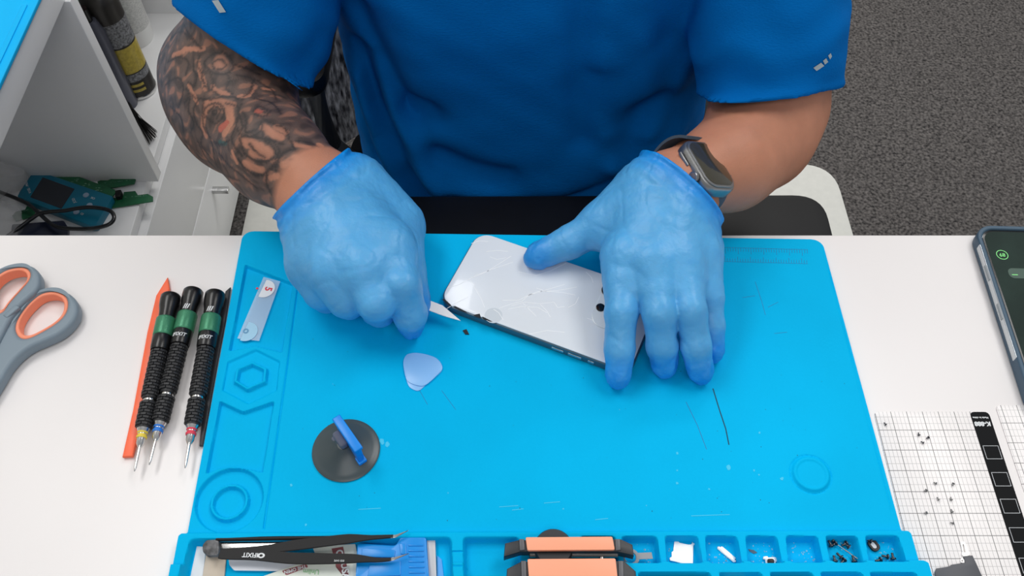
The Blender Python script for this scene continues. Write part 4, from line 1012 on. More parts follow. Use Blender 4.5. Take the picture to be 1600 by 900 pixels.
# screws on the board and in the trays
m_scw = material('dark_steel', (70, 72, 76), rough=.35, metal=.8)
def screw(name, px, py, z, s, rz, lying, label, mt=m_scw):
    c = P(px, py, z); t_ = thing(name, (c[0], c[1], c[2]+(s*1.0 if lying else 0)), label, 'screw', 'tiny phone screws', rz)
    M = Matrix.Rotation(math.pi/2, 4, 'X') if lying else Matrix.Identity(4)
    lathe('screw_head', [(0, 0), (s*.75, 0), (s, s*.2), (s, s*.55), (s*.5, s*.6), (s*.4, s*.45), (0, s*.4)], mt, t_, 14, M @ Matrix.Translation((0, 0, s*1.8 if not lying else 0)), local=True)
    lathe('screw_shank', [(0, 0), (s*.42, .0001), (s*.46, s*.4), (s*.4, s*.6), (s*.46, s*.8), (s*.4, s*1.1), (s*.46, s*1.4), (s*.42, s*1.8), (0, s*1.81)], mt, t_, 10, (M @ Matrix.Translation((0, 0, -s*1.8))) if lying else Matrix(), local=True)
bs = [(1383, 664, 'beside the upper left corner of the K-888 board', .5), (1435, 680, 'upper left of three in the second row of the K-888 grid', 0), (1449.5, 684.5, 'right one of three in the second row of the K-888 grid', 2), (1441.5, 692.5, 'lowest of three in the second row of the K-888 grid', 1),
      (1461.5, 756, 'upper left of the six in the middle of the K-888 board', 1.2), (1488.5, 757, 'upper right of the six in the middle of the K-888 board', 2.5), (1446, 767, 'leftmost of the six in the middle of the K-888 board', 2), (1465.5, 781, 'just below the middle of the K-888 board', .4),
      (1485.5, 781, 'below the middle of the K-888 board, right of its twin', 0), (1446.5, 802, 'lower left of the screws on the K-888 board', 1.8), (1487, 800, 'lower right of the screws on the K-888 board', .2), (1488, 818, 'lowest screw on the K-888 board', 1.4)]
for x, y, w_, r_ in bs: screw('screw', x, y, bzt+.0001, .00095, r_, True, 'tiny screw '+w_, m_scw if y < 740 else material('grey_steel', (125, 125, 125), rough=.4, metal=.5))
ts = [(1299, 845, 'at the upper left of the tray cell with the pin', 1), (1303, 851, 'in the upper left cluster of the cell with the pin', 2.2), (1297, 853, 'at the left wall of the cell with the pin', .3), (1320, 851, 'at the top middle of the cell with the pin', 2), (1324, 855, 'above the pin in its tray cell', .8),
      (1303, 877, 'at the lower left of the cell with the pin', 0), (1312, 871, 'left of the pin foot in its tray cell', .7), (1317, 877, 'at the bottom of the cell with the pin', 2.3), (1333, 877, 'at the lower right of the cell with the pin', .1), (1358, 846, 'at the upper left of the last tray cell', 1.2),
      (1373, 876, 'at the bottom left of the last tray cell', 1.9), (1384, 871, 'lying sideways in the middle of the last tray cell', 1.4), (1394, 873, 'standing out at the lower right of the last tray cell', 0), (1266, 842, 'at the top right of the empty tray cell', 1)]
for x, y, w_, r_ in ts: screw('screw', x, y, FL+.0002, .0018, r_, True, 'small dark screw '+w_)
# steel pin
tube('pin', [P(1306, 849, .003), P(1340, 873, .003)], .0004, m_silver, None, n=8); tag(bpy.data.objects['pin'], 'thin steel pin lying diagonally in a tray cell among screws', 'pin')
# black and white component
t = thing('speaker_mesh', P(1364, 853, FL), 'small black rubber part with a white oval opening in the last tray cell', 'phone part')
c = P(1364, 853, FL); R = Matrix.Rotation(-.5, 2)
def rot2(pl, a, c_): return [(c_[0]+x*math.cos(a)-y*math.sin(a), c_[1]+x*math.sin(a)+y*math.cos(a)) for x, y in pl]
slab('rubber_frame', [rot2(rrect(.0062, .0082, .0028), .5, c), rot2(rrect(.0030, .0046, .0014), .5, c)], c[2]+.0002, c[2]+.0020, m_blackpl, t, bevel=.0003)
prism('white_pad', rot2(rrect(.0032, .0048, .0014), .5, c), c[2]+.0003, c[2]+.0012, m_print, t)
# metal shield
m_sh = material('shield_steel', (240, 238, 236), rough=.35, metal=.3)
def Z8(pl, z=FL+.001): return [P(1020+x/7.27, 830+y/7.27, z)[:2] for x, y in pl]
t = slab('metal_shield', [round_poly(Z8([(245, 105), (290, 110), (300, 128), (400, 150), (440, 148), (450, 108), (485, 108), (488, 140), (462, 160), (458, 360), (440, 388), (410, 386), (230, 340), (195, 335), (190, 300), (215, 290), (212, 235), (232, 225)]), .0006), [(Vector((*Z8([(465, 122)])[0], 0))+Vector((.0008*math.cos(i), .0008*math.sin(i), 0)))[:2] for i in range(6)]], TABLE+FL+.0002, TABLE+FL+.0010, m_sh, None, bevel=.0002)
tag(t, 'square silver metal shield plate with screw ears in a tray cell', 'phone part')
t = prism('metal_bracket', Z8([(735, 175), (758, 172), (765, 183), (780, 170), (795, 175), (945, 305), (930, 322), (948, 330), (940, 352), (915, 350), (735, 200)]), TABLE+FL+.0002, TABLE+FL+.0010, m_sh, bevel=.0001)
tag(t, 'narrow silver bracket lying diagonally in a tray cell', 'phone part')
t = thing('camera_module', P(1205, 876, FL), 'small camera module with a silver mount in a tray cell', 'phone part')
prism('mount', Z8([(1255, 290), (1300, 285), (1310, 300), (1380, 295), (1425, 310), (1425, 345), (1395, 350), (1392, 385), (1285, 385), (1275, 325), (1250, 318)]), TABLE+FL+.0002, TABLE+FL+.0016, m_sh, t, bevel=.0002)
prism('lens', round_poly(Z8([(1298, 312), (1375, 312), (1382, 370), (1305, 372)], .003), .0025), TABLE+FL+.0016, TABLE+FL+.0028, m_blackpl, t, bevel=.0004)
t = prism('foil_flake', Z8([(1085, 200), (1150, 210), (1190, 240), (1150, 252), (1110, 230)]), TABLE+FL+.0001, TABLE+FL+.0004, material('flake', (60, 90, 110), rough=.5)); tag(t, 'dark flake of adhesive in the tray cell with the camera module', 'flake')
bm = bmesh.new()
for (xa, xb) in ((972, 1030), (1042, 1095), (1105, 1157), (1170, 1220), (1232, 1284), (1298, 1346), (1360, 1412)):
    for i in range(34):
        x, y = random.uniform(xa+3, xb-4), random.uniform(842, 880); c = P(x, y, FL+.00015); s = random.uniform(.0002, .0007)
        bm.faces.new([bm.verts.new((c[0]+s*math.cos(k*1.257)*random.uniform(.5, 1.2), c[1]+s*math.sin(k*1.257), c[2])) for k in range(5)])
t = link('dust_crumbs', from_bm(bm), material('crumb', (120, 190, 220), rough=.6), None, angle=0); tag(t, 'pale dust and crumbs strewn over the floors of the tray cells', 'dust', kind='stuff')
# things in the second row of cells
for a_, b_, mt, lb in ((1000, 1105, m_blackpl, 'black plastic part in the wide front tray cell'), (1126, 1170, material('beige_part', (196, 186, 170), rough=.5), 'beige battery tab in a front tray cell'), (1206, 1260, material('dark_part', (54, 56, 60), rough=.4), 'dark grey part in a front tray cell')):
    t = prism('phone_part', [P(x, y, .006)[:2] for x, y in [(a_+6, 899), (b_-6, 898), (b_-2, 940), (a_+4, 945)]], TABLE+FL+.0001, TABLE+.0068, mt, bevel=.0005); tag(t, lb, 'phone part')
# flex cable on the grid board
def Z9(pl, z=.0024): return [P(1430+x/12.3, 830+y/12.3, z)[:2] for x, y in pl]
t = thing('battery_flex', P(1510, 895, bzt), 'dark grey flat phone part with a silver connector tail lying on the K-888 board', 'phone part')
prism('body', Z9([(412, 715), (650, 680), (690, 645), (960, 605), (935, 490), (1100, 465), (1180, 640), (1300, 900), (1420, 1300), (480, 1300), (380, 790)]), TABLE+bzt+.0001, TABLE+.0026, material('slate_tape', (78, 80, 86), rough=.5), t, bevel=.0002)
slab('connector_tail', [Z9([(870, 200), (950, 195), (985, 250), (1060, 450), (1020, 470), (935, 480), (900, 440), (905, 400), (915, 390), (880, 240)]), Z9([(915, 250), (940, 245), (975, 400), (935, 405)])], TABLE+bzt+.0001, TABLE+.0020, m_sh, t, bevel=.0001)
slab('screw_eyelet', [Z9([(870, 540), (910, 500), (960, 560), (950, 605), (890, 600)]), Z9([(890, 560), (915, 545), (930, 570), (905, 582)])], TABLE+bzt+.0001, TABLE+.0020, m_sh, t, bevel=.0001)

# ------------------------------------------------------------------ contents of the long left tray
m_camo = material('camo_grey', (52, 52, 52), rough=.6, spec=.2, noise=1, nscale=150, col2=(140, 140, 142))
m_twz = material('black_coated_steel', (18, 18, 20), rough=.5, spec=.3)
fz = FL
o = prism('paper_card', [P(x, y, fz)[:2] for x, y in [(308, 854), (322, 855), (312, 960), (285, 960)]], TABLE+fz+.0001, TABLE+fz+.0005, m_print); tag(o, 'strip of white card at the far left of the mat tray', 'card')
o = prism('wooden_spatula', [P(x, y, fz+.001)[:2] for x, y in [(322, 866), (354, 872), (345, 960), (308, 960)]], TABLE+fz+.0001, TABLE+fz+.0018, material('beige_wood', (206, 192, 174), rough=.7, noise=.1, nscale=90), bevel=.0003); tag(o, 'beige flat strip under the camouflage handle in the mat tray', 'spatula')
t = thing('steel_spatula', P(335, 858, fz+.003), 'steel spatula with a grey camouflage handle lying under the black tweezers', 'spatula')
def Za(pl, z): return [P(270+x/7.62, 820+y/7.62, z)[:2] for x, y in pl]
prism('handle', round_poly(Za([(400, 180), (545, 170), (550, 290), (540, 365), (410, 372), (355, 320), (350, 240)], .008), .0012), TABLE+.0035, TABLE+.0085, m_camo, t, bevel=.0012)
prism('blade', Za([(545, 178), (1500, 160), (1900, 165), (1900, 250), (850, 285), (560, 285)], .005), TABLE+.0042, TABLE+.0052, m_silver, t, bevel=.0002)
t = slab('plastic_card', [round_poly(Za([(665, 400), (1500, 420), (1800, 520), (1800, 600), (1240, 552), (730, 545), (675, 480)], .003), .001)], TABLE+.0022, TABLE+.0034, material('satin_white', (228, 232, 240), rough=.3), None, bevel=.0002); tag(t, 'glossy white plastic card lying below the tweezers in the tray', 'card')
tube('black_rod', [P(338, 843, .0075), P(440, 841, .0085), P(540, 840, .0085), P(600, 840, .0080)], [.0014, .0014, .0012, .0006], m_twz, t)  # thin black rod along the far edge of the tray
# tweezers: one pair, joined at the left, arms spread
def ribbon(name, cl, zs, ws, th, mt, parent, pxw=True):
    """flat tapering strip following pixels cl at heights zs with widths ws (metres)"""
    bm = bmesh.new(); C_ = [Vector(P(*q, z)) for q, z in zip(cl, zs)]; rows = []
    for i, p in enumerate(C_):
        d_ = (C_[min(i+1, len(C_)-1)]-C_[max(i-1, 0)]); d_.z = 0; d_.normalize(); n_ = Vector((-d_.y, d_.x, 0))*ws[i]/2; u_ = Vector((0, 0, th/2))
        rows.append([bm.verts.new(p+a_) for a_ in (n_+u_, -n_+u_, -n_-u_, n_-u_)])
    for r0, r1 in zip(rows, rows[1:]):
        for k_ in range(4): bm.faces.new((r0[k_], r0[(k_+1) % 4], r1[(k_+1) % 4], r1[k_]))
    bm.faces.new(rows[0][::-1]); bm.faces.new(rows[-1])
    ed_ = [e for e in bm.edges if not e.is_boundary]; bmesh.ops.bevel(bm, geom=[e for e in bm.edges], offset=.0003, segments=2, affect='EDGES')
    return link(name, from_bm(bm), mt, parent, angle=40)
tw = thing('tweezers', P(345, 865, .009), 'black bent-tip tweezers with bright steel points lying across the tray', 'tweezers')
lo_ = smooth_loop([(343, 865), (355, 866), (400, 867), (450, 872), (500, 873), (535, 873), (560, 873), (590, 875), (612, 874)], 3, closed=False)
hi_ = smooth_loop([(352, 861), (380, 861), (420, 858), (460, 852), (510, 846), (545, 842), (580, 840), (615, 838)], 3, closed=False)
def wprof(n_, w): return [np.interp(i/(n_-1), [0, .08, .45, .72, .85, 1], w) for i in range(n_)]
ribbon('arm', hi_, list(np.linspace(.0095, .0125, len(hi_))), wprof(len(hi_), [.003, .0040, .0070, .0062, .0030, .0020]), .0014, m_twz, tw)
la = ribbon('arm', lo_, list(np.linspace(.0105, .0130, len(lo_))), wprof(len(lo_), [.0062, .0068, .0074, .0058, .0030, .0020]), .0014, m_twz, tw)
ribbon('tip', [(610, 838.5), (618, 838), (638, 829)], [.0125, .0125, .0118], [.0024, .0018, .0002], .0009, m_silver, tw)
ribbon('tip', [(608, 874.5), (616, 873), (639, 865)], [.013, .013, .0122], [.0024, .0018, .0002], .0009, m_silver, tw)
text('logo_print', 'IFIXIT', .0040, TR(P(391, 867, .0122), math.pi-.03), m_print, la, bold=.0001)
c = P(408, 868, .0121); slab('logo_ring', [[(c[0]+a_*math.cos(i*.35), c[1]+b_*math.sin(i*.35)) for i in range(18)] for a_, b_ in ((.0024, .0017), (.0011, .0008))], c[2], c[2]+.00008, m_print, la, bevel=.00001)
text('logo_print', 'ESD SAFE', .0016, TR(P(530, 876, .0136), math.pi-.02), m_print, la)
# paper packets
t = thing('paper_packet', P(480, 892, .004), 'white and pale green paper packet with a red title lozenge in the tray', 'packet')
m_pg = material('packet_paper', (232, 238, 228), rough=.6); m_rp = material('brick_red_print', (150, 84, 88), rough=.6); m_gp = material('green_print', (140, 200, 140), rough=.6)
def Zb(pl, z): return [P(460+x/6.15, 820+y/6.15, z)[:2] for x, y in pl]
pk = prism('sheet', [P(x, y, .0042)[:2] for x, y in [(412, 900), (475, 878), (520, 880), (536, 900), (545, 960), (400, 960)]], TABLE+.0036, TABLE+.0044, m_pg, t, bevel=.0001)
q = [P(x, y, .0045)[:2] for x, y in [(440, 892), (478, 881), (482, 886), (447, 899)]]
prism('title_lozenge', round_poly(q, .0012), TABLE+.0044, TABLE+.0046, m_rp, t)
text('title_print', 'THE OPEN', .0030, TR(P(461, 889.5, .0048), math.pi+.30), m_print, t, bold=.00008)
text('title_print', 'Unlim', .0044, TR(P(486, 893, .0047), math.pi-.05), m_gp, t)
t = thing('cardboard_sleeve', P(545, 870, .003), 'brick red and white cardboard sleeve lettered USA, partly under the blue tool pack', 'packet')
prism('sleeve', [P(x, y, .003)[:2] for x, y in [(488, 854), (555, 850), (566, 905), (560, 950), (525, 950)]], TABLE+.0020, TABLE+.0030, m_pg, t)
prism('red_band', [P(x, y, .0034)[:2] for x, y in [(518, 857), (536, 854), (546, 905), (530, 905)]], TABLE+.0030, TABLE+.0032, m_rp, t)
text('band_print', 'C', .0062, TR(P(530, 864, .0035), -1.35), m_print, t, bold=.0002)
text('band_print', 'USA', .0062, TR(P(539, 892, .0050), -1.35), m_print, t, bold=.0002)
# blue plastic scraper pack
m_bp = material('cobalt_plastic', (0, 142, 228), rough=.3)
t = thing('blade_dispenser', P(610, 875, FL), 'bright blue plastic blade dispenser in the mat tray under the tweezer tips', 'tool case')
prism('body', round_poly([P(x, y, .0085)[:2] for x, y in [(558, 848), (618, 852), (626, 838), (666, 839), (670, 900), (672, 960), (552, 960), (556, 900)]], .002), TABLE+FL+.0002, TABLE+.0085, m_bp, t, bevel=.0010)
for q in ([(566, 856), (618, 859), (616, 871), (564, 870)], [(578, 880), (626, 876), (626, 899), (574, 901)], [(624, 849), (634, 849), (635, 866), (626, 866)]):
    lp = [P(x, y, .0090)[:2] for x, y in q]; c_ = np.mean(np.array(lp), 0); li = [tuple(c_+(np.array(p_)-c_)*.86) for p_ in lp]
    prism('raised_panel', round_poly(lp, .001), TABLE+.0080, TABLE+.0092, m_bp, t, bevel=.0003)
prism('slot', [P(x, y, .009)[:2] for x, y in [(579, 884), (585, 884), (585, 889), (579, 889)]], TABLE+.0084, TABLE+.0087, material('slot_dark', (8, 30, 90), rough=.5), t)
for i in range(6): box('grip_rib', P(650+i*.3, 852+i*8.5, .0086), (.010, .0010, .0010), m_bp, t, bevel=.0003)
o = prism('steel_ruler', [P(x, y, .005)[:2] for x, y in [(665, 841), (680, 841), (684, 960), (668, 960)]], TABLE+FL+.0001, TABLE+.0050, material('dull_silver', (196, 196, 198), rough=.4, metal=.2), bevel=.0003); tag(o, 'flat grey metal strip standing beside the blue dispenser', 'metal strip')
o = prism('blue_film', [P(x, y, .002)[:2] for x, y in [(683, 868), (690, 874), (700, 960), (684, 960)]], TABLE+FL+.0001, TABLE+.0020, material('pale_blue_film', (90, 170, 240), rough=.3)); tag(o, 'pale blue plastic sliver right of the grey strip in the tray', 'plastic piece')

# black and orange clamp
m_cl = material('clamp_black', (42, 44, 48), rough=.45); m_or = material('clamp_orange', (255, 172, 136), rough=.5); m_cg = material('clamp_grey', (92, 92, 96), rough=.4)
cp_ = thing('spreader_clamp', P(888, 880, FL), 'black clamp tool with two orange padded jaws standing in the mat tray', 'clamp')
def jaw(y0, y1, xa, xb, za, zb_):
    def q(pl, z): return [P(x, y, z)[:2] for x, y in pl]
    bar = prism('jaw', q([(xa-32, y0+(y1-y0)*.35), (xa-10, y0+2), (xb+14, y0+1), (xb+32, y0+(y1-y0)*.45), (xb+34, y1+6), (xb+8, y1), (xa-8, y1), (xa-34, y1+8)], zb_), TABLE+za, TABLE+zb_-.0012, m_cl, cp_, bevel=.0012)
    prism('orange_pad', round_poly(q([(xa, y0-1), (xb, y0-2), (xb+4, y1-2), (xa+3, y1-1)], zb_+.0006), .0012), TABLE+zb_-.003, TABLE+zb_+.0006, m_or, cp_, bevel=.0006)
    for x in (xa-6, xb+8): prism('grey_plate', q([(x-4, y0+2), (x+4, y0+2), (x+5, y1-2), (x-3, y1-1)], zb_), TABLE+zb_-.0016, TABLE+zb_, m_cg, cp_, bevel=.0004)
jaw(840, 861, 821, 957, .010, .020)
jaw(874, 912, 824, 962, .012, .022)
c = P(862, 846, .0); lathe('knob', [(0, 0), (.012, 0), (.0125, .002), (.0125, .010), (.0115, .012), (0, .012)], m_cl, cp_, 40, Matrix.Translation(P(864, 864, .0045)))
for x in (843, 940): box('guide_rod', P(x, 868, .012), (.0018, .020, .0018), m_silver, cp_, bevel=.0004)
box('inner_body', P(890, 872, .0065), (.052, .022, .006), m_cl, cp_, bevel=.001)
tube('screw_rod', [P(828, 868, .012), P(965, 868, .012)], .0014, m_silver, cp_)
# grey eyelet with strap beside the clamp
t = thing('pull_tab', P(988, 871, FL), 'round grey eyelet with a flat grey tab beside the clamp in a tray cell', 'tab')
m_tab = material('grey_tab', (150, 152, 156), rough=.5)
c = P(985, 871, .008); slab('eyelet', [[(c[0]+r_*math.cos(i*.2618), c[1]+r_*math.sin(i*.2618)) for i in range(24)] for r_ in (.0058, .0036)], TABLE+.0070, TABLE+.0082, m_tab, t, bevel=.0003)
prism('tab', [P(x, y, .0077)[:2] for x, y in [(995, 864), (1018, 863), (1020, 873), (996, 874)]], TABLE+.0072, TABLE+.0078, m_tab, t)

# ------------------------------------------------------------------ watch on the wrist
wc = Vector(P(1108, 259, .082)); e1 = Vector(P(1131, 298, .074))-Vector(P(1084, 218, .080)); Lw = e1.normalized()
armd = (Vector(armL[3][0])-Vector(wrL[0])).normalized(); armd = (armd-Lw*armd.dot(Lw)).normalized(); Nn = Lw.cross(armd).normalized()
if Nn.z < 0: Nn = -Nn
tilt = Matrix.Rotation(math.radians(-12) if (Matrix.Rotation(math.radians(-12), 3, Lw) @ Nn).dot(armd) > 0 else math.radians(12), 3, Lw); Nn = tilt @ Nn; armd = tilt @ armd
Rw = Matrix((armd, Lw, Nn)).transposed()
if Rw.determinant() < 0: Rw = Matrix((armd, -Lw, Nn)).transposed()
wt = thing('smartwatch', tuple(wc-Nn*.006), 'square smartwatch with grey metal case and dark band on the untattooed wrist', 'watch')
Mw = Matrix.Translation(wc) @ Rw.to_4x4()
m_ti = material('titanium', (150, 150, 150), rough=.3, metal=.85); m_scr2 = material('watch_glass', (58, 54, 40), rough=.12, coat=.5); m_band = material('band_slate', (70, 84, 98), rough=.7)
def wprism(nm, poly, z0, z1, mt, bv): 
    bm = bmesh.new(); bm_prism(bm, poly, z0, z1, bv); bm.transform(Mw); return link(nm, from_bm(bm), mt, wt)
wprism('case', rrect(.035, .047, .011), -.0090, .0010, m_ti, .0018)
wprism('bezel', rrect(.0315, .0435, .0095), .0009, .0022, m_ti, .0005)
wprism('screen', rrect(.0285, .0400, .0085), .0021, .0026, m_scr2, .0002)
sgn = -1
def cyl(nm, c_, axis, r_, h_, mt):
    q_ = axis.to_track_quat('Z', 'Y').to_matrix().to_4x4(); return lathe(nm, [(0, 0), (r_*.96, 0), (r_, h_*.2), (r_, h_*.8), (r_*.9, h_), (0, h_)], mt, wt, 24, Matrix.Translation(c_) @ q_)
crown_side = Lw if Lw.y < 0 else -Lw
cyl('crown', wc+armd*(-.0185)+crown_side*.009-Nn*.0035, -armd, .0042, .0030, m_ti)
cyl('crown_cap', wc+armd*(-.0212)+crown_side*.009-Nn*.0035, -armd, .0030, .0006, material('crown_face', (110, 100, 104), rough=.4))
bm = bmesh.new(); bm_box(bm, wc+armd*(-.0192)-crown_side*.008-Nn*.0040, (.0014, .013, .0030), Rw, bevel=.0006); link('side_button', from_bm(bm), m_ti, wt)
# band: a loop around the wrist
ctr = np.array(wrL[0])+(np.array(armL[3+1][0])-np.array(wrL[0]))*np.dot(np.array(wc)-np.array(wrL[0]), np.array(armL[4][0])-np.array(wrL[0]))/np.dot(np.array(armL[4][0])-np.array(wrL[0]), np.array(armL[4][0])-np.array(wrL[0]))
ctr = Vector(ctr); vup = (wc-ctr); vup = (vup-armd*vup.dot(armd)); Rr = wrL[1]+.0030
bm = bmesh.new(); rows = []; nseg = 44
for i in range(nseg+1):
    a_ = math.radians(32+(296)*i/nseg); dirv = Nn*math.cos(a_)+Lw*math.sin(a_)
    lift2 = .0035*max(0, math.cos(a_)); p_ = ctr+dirv*(Rr+lift2); hw = .0125
    rows.append([bm.verts.new(p_+armd*s1*hw+dirv*s2) for s1, s2 in ((-1, 0), (1, 0), (1, .0022), (-1, .0022))])
for r0, r1 in zip(rows, rows[1:]):
    for k_ in range(4): bm.faces.new((r0[k_], r0[(k_+1) % 4], r1[(k_+1) % 4], r1[k_]))
bm.faces.new(rows[0][::-1]); bm.faces.new(rows[-1])
link('band', from_bm(bm), m_band, wt, angle=50)

# ------------------------------------------------------------------ office chair behind the person
m_mesh = material('chair_mesh', (214, 216, 222), rough=.7, noise=1, nscale=90, col2=(60, 60, 66), bump=1, bscale=300, stretch=(3, 1, .6))
ch = thing('office_chair', (0.0, .86, .004), 'dark mesh-backed office chair the person is sitting on', 'chair')
bm = bmesh.new(); rows = []
ns, nz = 30, 20
for j in range(nz+1):
    zz = .40+.62*j/nz
    for i in range(ns+1):
        u_ = -1+2*i/ns; x = -.02+.255*math.sin(u_*1.2)/math.sin(1.2)*(1-.1*(j/nz)**2); y = 1.0-.14*abs(u_)**2.2-.05*(1-(j/nz-.4)**2)+.04*j/nz
        rows.append(bm.verts.new((x, y, zz)))
for j in range(nz):
    for i in range(ns): a_ = j*(ns+1)+i; bm.faces.new((rows[a_], rows[a_+1], rows[a_+ns+2], rows[a_+ns+1]))
bmesh.ops.solidify(bm, geom=list(bm.faces), thickness=.022)
link('backrest', from_bm(bm), m_mesh, ch, angle=60)
prism('seat', rrect(.50, .46, .08, cx=CX, cy=.72), .355, .405, material('seat_cloth', (34, 35, 38), rough=.9, bump=.5, bscale=500), ch, bevel=.018)
for s_ in (-1, 1):
    x = -.0+s_*.245
    prism('armrest', rrect(.055, .15, .025, cx=x, cy=.85), .585, .61, m_blackpl, ch, bevel=.008)
    tube('armrest_post', [(x, .83, .59), (x, .84, .44), (x-s_*.06, .82, .385)], .016, material('grey_plastic', (70, 74, 80), rough=.35), ch, n=14)
lathe('gas_column', [(0, 0), (.028, 0), (.028, .2), (.02, .2), (.02, .3), (0, .3)], m_blackpl, ch, 20, Matrix.Translation((CX, .80, .09)))
for i in range(5):
    a_ = i*2*math.pi/5+.3; e = Vector((CX+.27*math.cos(a_), .80+.27*math.sin(a_), .065)); lg = tube('leg', [(CX, .80, .11), e], [.024, .014], m_blackpl, ch)
    lathe('caster', [(0, -.012), (.024, -.012), (.026, 0), (.024, .012), (0, .012)], m_blackpl, lg, 20, Matrix.Translation((e.x, e.y, .031)) @ Matrix.Rotation(math.pi/2, 4, 'X'))

# ------------------------------------------------------------------ things in the cabinet
SH = ZS-TABLE
def S(px, py, z=0.0): return P(px, py, SH+z)
def Zd(pl, z): return [P(x/6.154, 230+y/6.154, SH+z)[:2] for x, y in pl]
m_teal = material('teal_enamel', (0, 112, 140), rough=.35); m_pcb = material('circuit_green', (30, 104, 66), rough=.35, noise=.25, nscale=120); m_pcbl = material('circuit_tracks', (130, 176, 150), rough=.4)
t = thing('programmer', (*S(110, 305)[:2], ZS), 'turquoise handheld phone programmer with a dark screen on the cabinet shelf', 'gadget')
prism('board', Zd([(335, 200), (365, 155), (430, 152), (480, 178), (1100, 400), (1105, 430), (1075, 470), (340, 215)], .012), ZS+.0085, ZS+.0105, m_pcb, t, bevel=.0003)
prism('board_end', Zd([(333, 205), (365, 158), (430, 153), (492, 182), (462, 250)], .0125), ZS+.0106, ZS+.0112, material('tan_film', (120, 112, 88), rough=.5), t)
prism('body', round_poly(Zd([(330, 215), (1085, 470), (920, 745), (860, 750), (165, 475), (175, 450)], .014), .003), ZS+.0001, ZS+.0140, m_teal, t, bevel=.0012)
prism('screen', Zd([(410, 290), (715, 400), (590, 590), (290, 480)], .0145), ZS+.0140, ZS+.0145, material('screen_off', (40, 44, 52), rough=.2), t)
for x, y in ((828, 462), (735, 625), (862, 560)):
    lathe('key', [(0, 0), (.0042, 0), (.0040, .001), (0, .0012)], material('key_grey', (150, 170, 190), rough=.5), t, 20, Matrix.Translation(S(x/6.154, 230+y/6.154, .014)))
for s_, x, y, sz, a_ in (('V11.35 - BS1.5', 270, 385, .0052, 2.12), ('JCID', 712, 512, .0052, 2.1), ('OK', 893, 488, .0048, 2.7), ('ID', 790, 640, .0048, 2.7)):
    if s_[0] == 'V': s_ = 'V1SE - PRO'
    text('key_print', s_, sz, TR(S(x/6.154, 230+y/6.154, .0147), a_+.9 if False else a_), m_print, t)
bm = bmesh.new()
for i in range(5):
    c = S((520+i*108)/6.154, 230+(225+i*42)/6.154, .0107)
    for k_ in range(7):
        a_ = random.uniform(-.003, .003), random.uniform(-.004, .004); bm_box(bm, (c[0]+a_[0]+.001*k_-.003, c[1]+a_[1]*.7-.002, c[2]), (random.uniform(.001, .004), random.uniform(.0004, .0012), .0002))
link('circuit_traces', from_bm(bm), m_pcbl, t, angle=0)
pcbs = [([(935, 330), (1170, 245), (1195, 275), (1180, 300), (960, 390)], .003, 'dark green circuit strip, the back one behind the turquoise programmer'),
        ([(960, 350), (1080, 300), (1200, 280), (1270, 278), (1305, 310), (1290, 350), (1100, 385), (960, 400)], .006, 'rounded green circuit strip poking out right of the programmer, above the lower one'),
        ([(1060, 490), (1180, 480), (1190, 430), (1300, 420), (1325, 460), (1420, 448), (1470, 475), (1470, 520), (1070, 585)], .003, 'stepped green circuit strip, the lowest at the right of the programmer'),
        ([(115, 660), (150, 620), (240, 600), (260, 560), (340, 600), (330, 660), (150, 710)], .003, 'green circuit strip under the left end of the programmer')]
for pl, z, lb in pcbs:
    o = prism('circuit_strip', Zd(pl, z), ZS+z-.0016, ZS+z, m_pcb, bevel=.0002); tag(o, lb, 'circuit board', 'green circuit strips')
    bm = bmesh.new(); A_ = np.array(Zd(pl, z)); lo2, hi2 = A_.min(0), A_.max(0)
    for i in range(14):
        x = random.uniform(lo2[0]+.006, hi2[0]-.008); y = np.interp(x, [lo2[0], hi2[0]], [A_[0][1], A_[len(A_)//2][1]])
        if poly_sd(np.array([x]), np.array([y]), list(A_))[0] < -.002: bm_box(bm, (x, y, ZS+z), (random.uniform(.0008, .003), .0006, .0002))
    if len(bm.verts): link('circuit_traces', from_bm(bm), m_pcbl, o, angle=0)
o = box('small_block', S(186, 305, .006), (.008, .012, .010), m_blackpl, rot=Matrix.Rotation(.2, 3, 'Z'), bevel=.001); tag(o, 'small black plastic block between the green circuit strips', 'plastic block')
o = lathe('rubber_stud', [(0, 0), (.0022, 0), (.0022, .003), (0, .0032)], m_blackpl, None, 12, Matrix.Translation(S(213, 277))); tag(o, 'tiny black stud on the shelf near the cabinet divider', 'stud')
# cable loop
cb_path = smooth_loop([(-40, 410), (0, 432), (150, 490), (290, 560), (380, 640), (470, 720), (560, 768), (720, 785), (900, 780), (1040, 745), (1095, 690), (1080, 630), (1010, 595), (880, 578), (760, 585), (620, 610), (480, 620), (380, 640), (300, 690), (220, 750), (110, 830), (40, 880)], 6, closed=False)
nn_ = len(cb_path)
cpth = [S(x/6.154, 230+y/6.154, .024-.006*math.sin(i/nn_*9)+(.008 if i/nn_ > .8 else 0)*0) for i, (x, y) in enumerate(cb_path)]
o = tube('cable', cpth, .0028, material('cable_black', (20, 22, 26), rough=.3, coat=.3), None, n=12, angle=180); tag(o, 'glossy black cable looped over the programmer on the shelf', 'cable')
o = prism('phone_shell', round_poly([S(x, y, .012)[:2] for x, y in [(17, 348), (98, 342), (104, 352), (103, 380), (12, 384)]], .003), ZS+.0001, ZS+.009, material('navy_gloss', (40, 46, 66), rough=.25), bevel=.001); tag(o, 'dark navy phone shell lying at the front of the shelf', 'phone part')
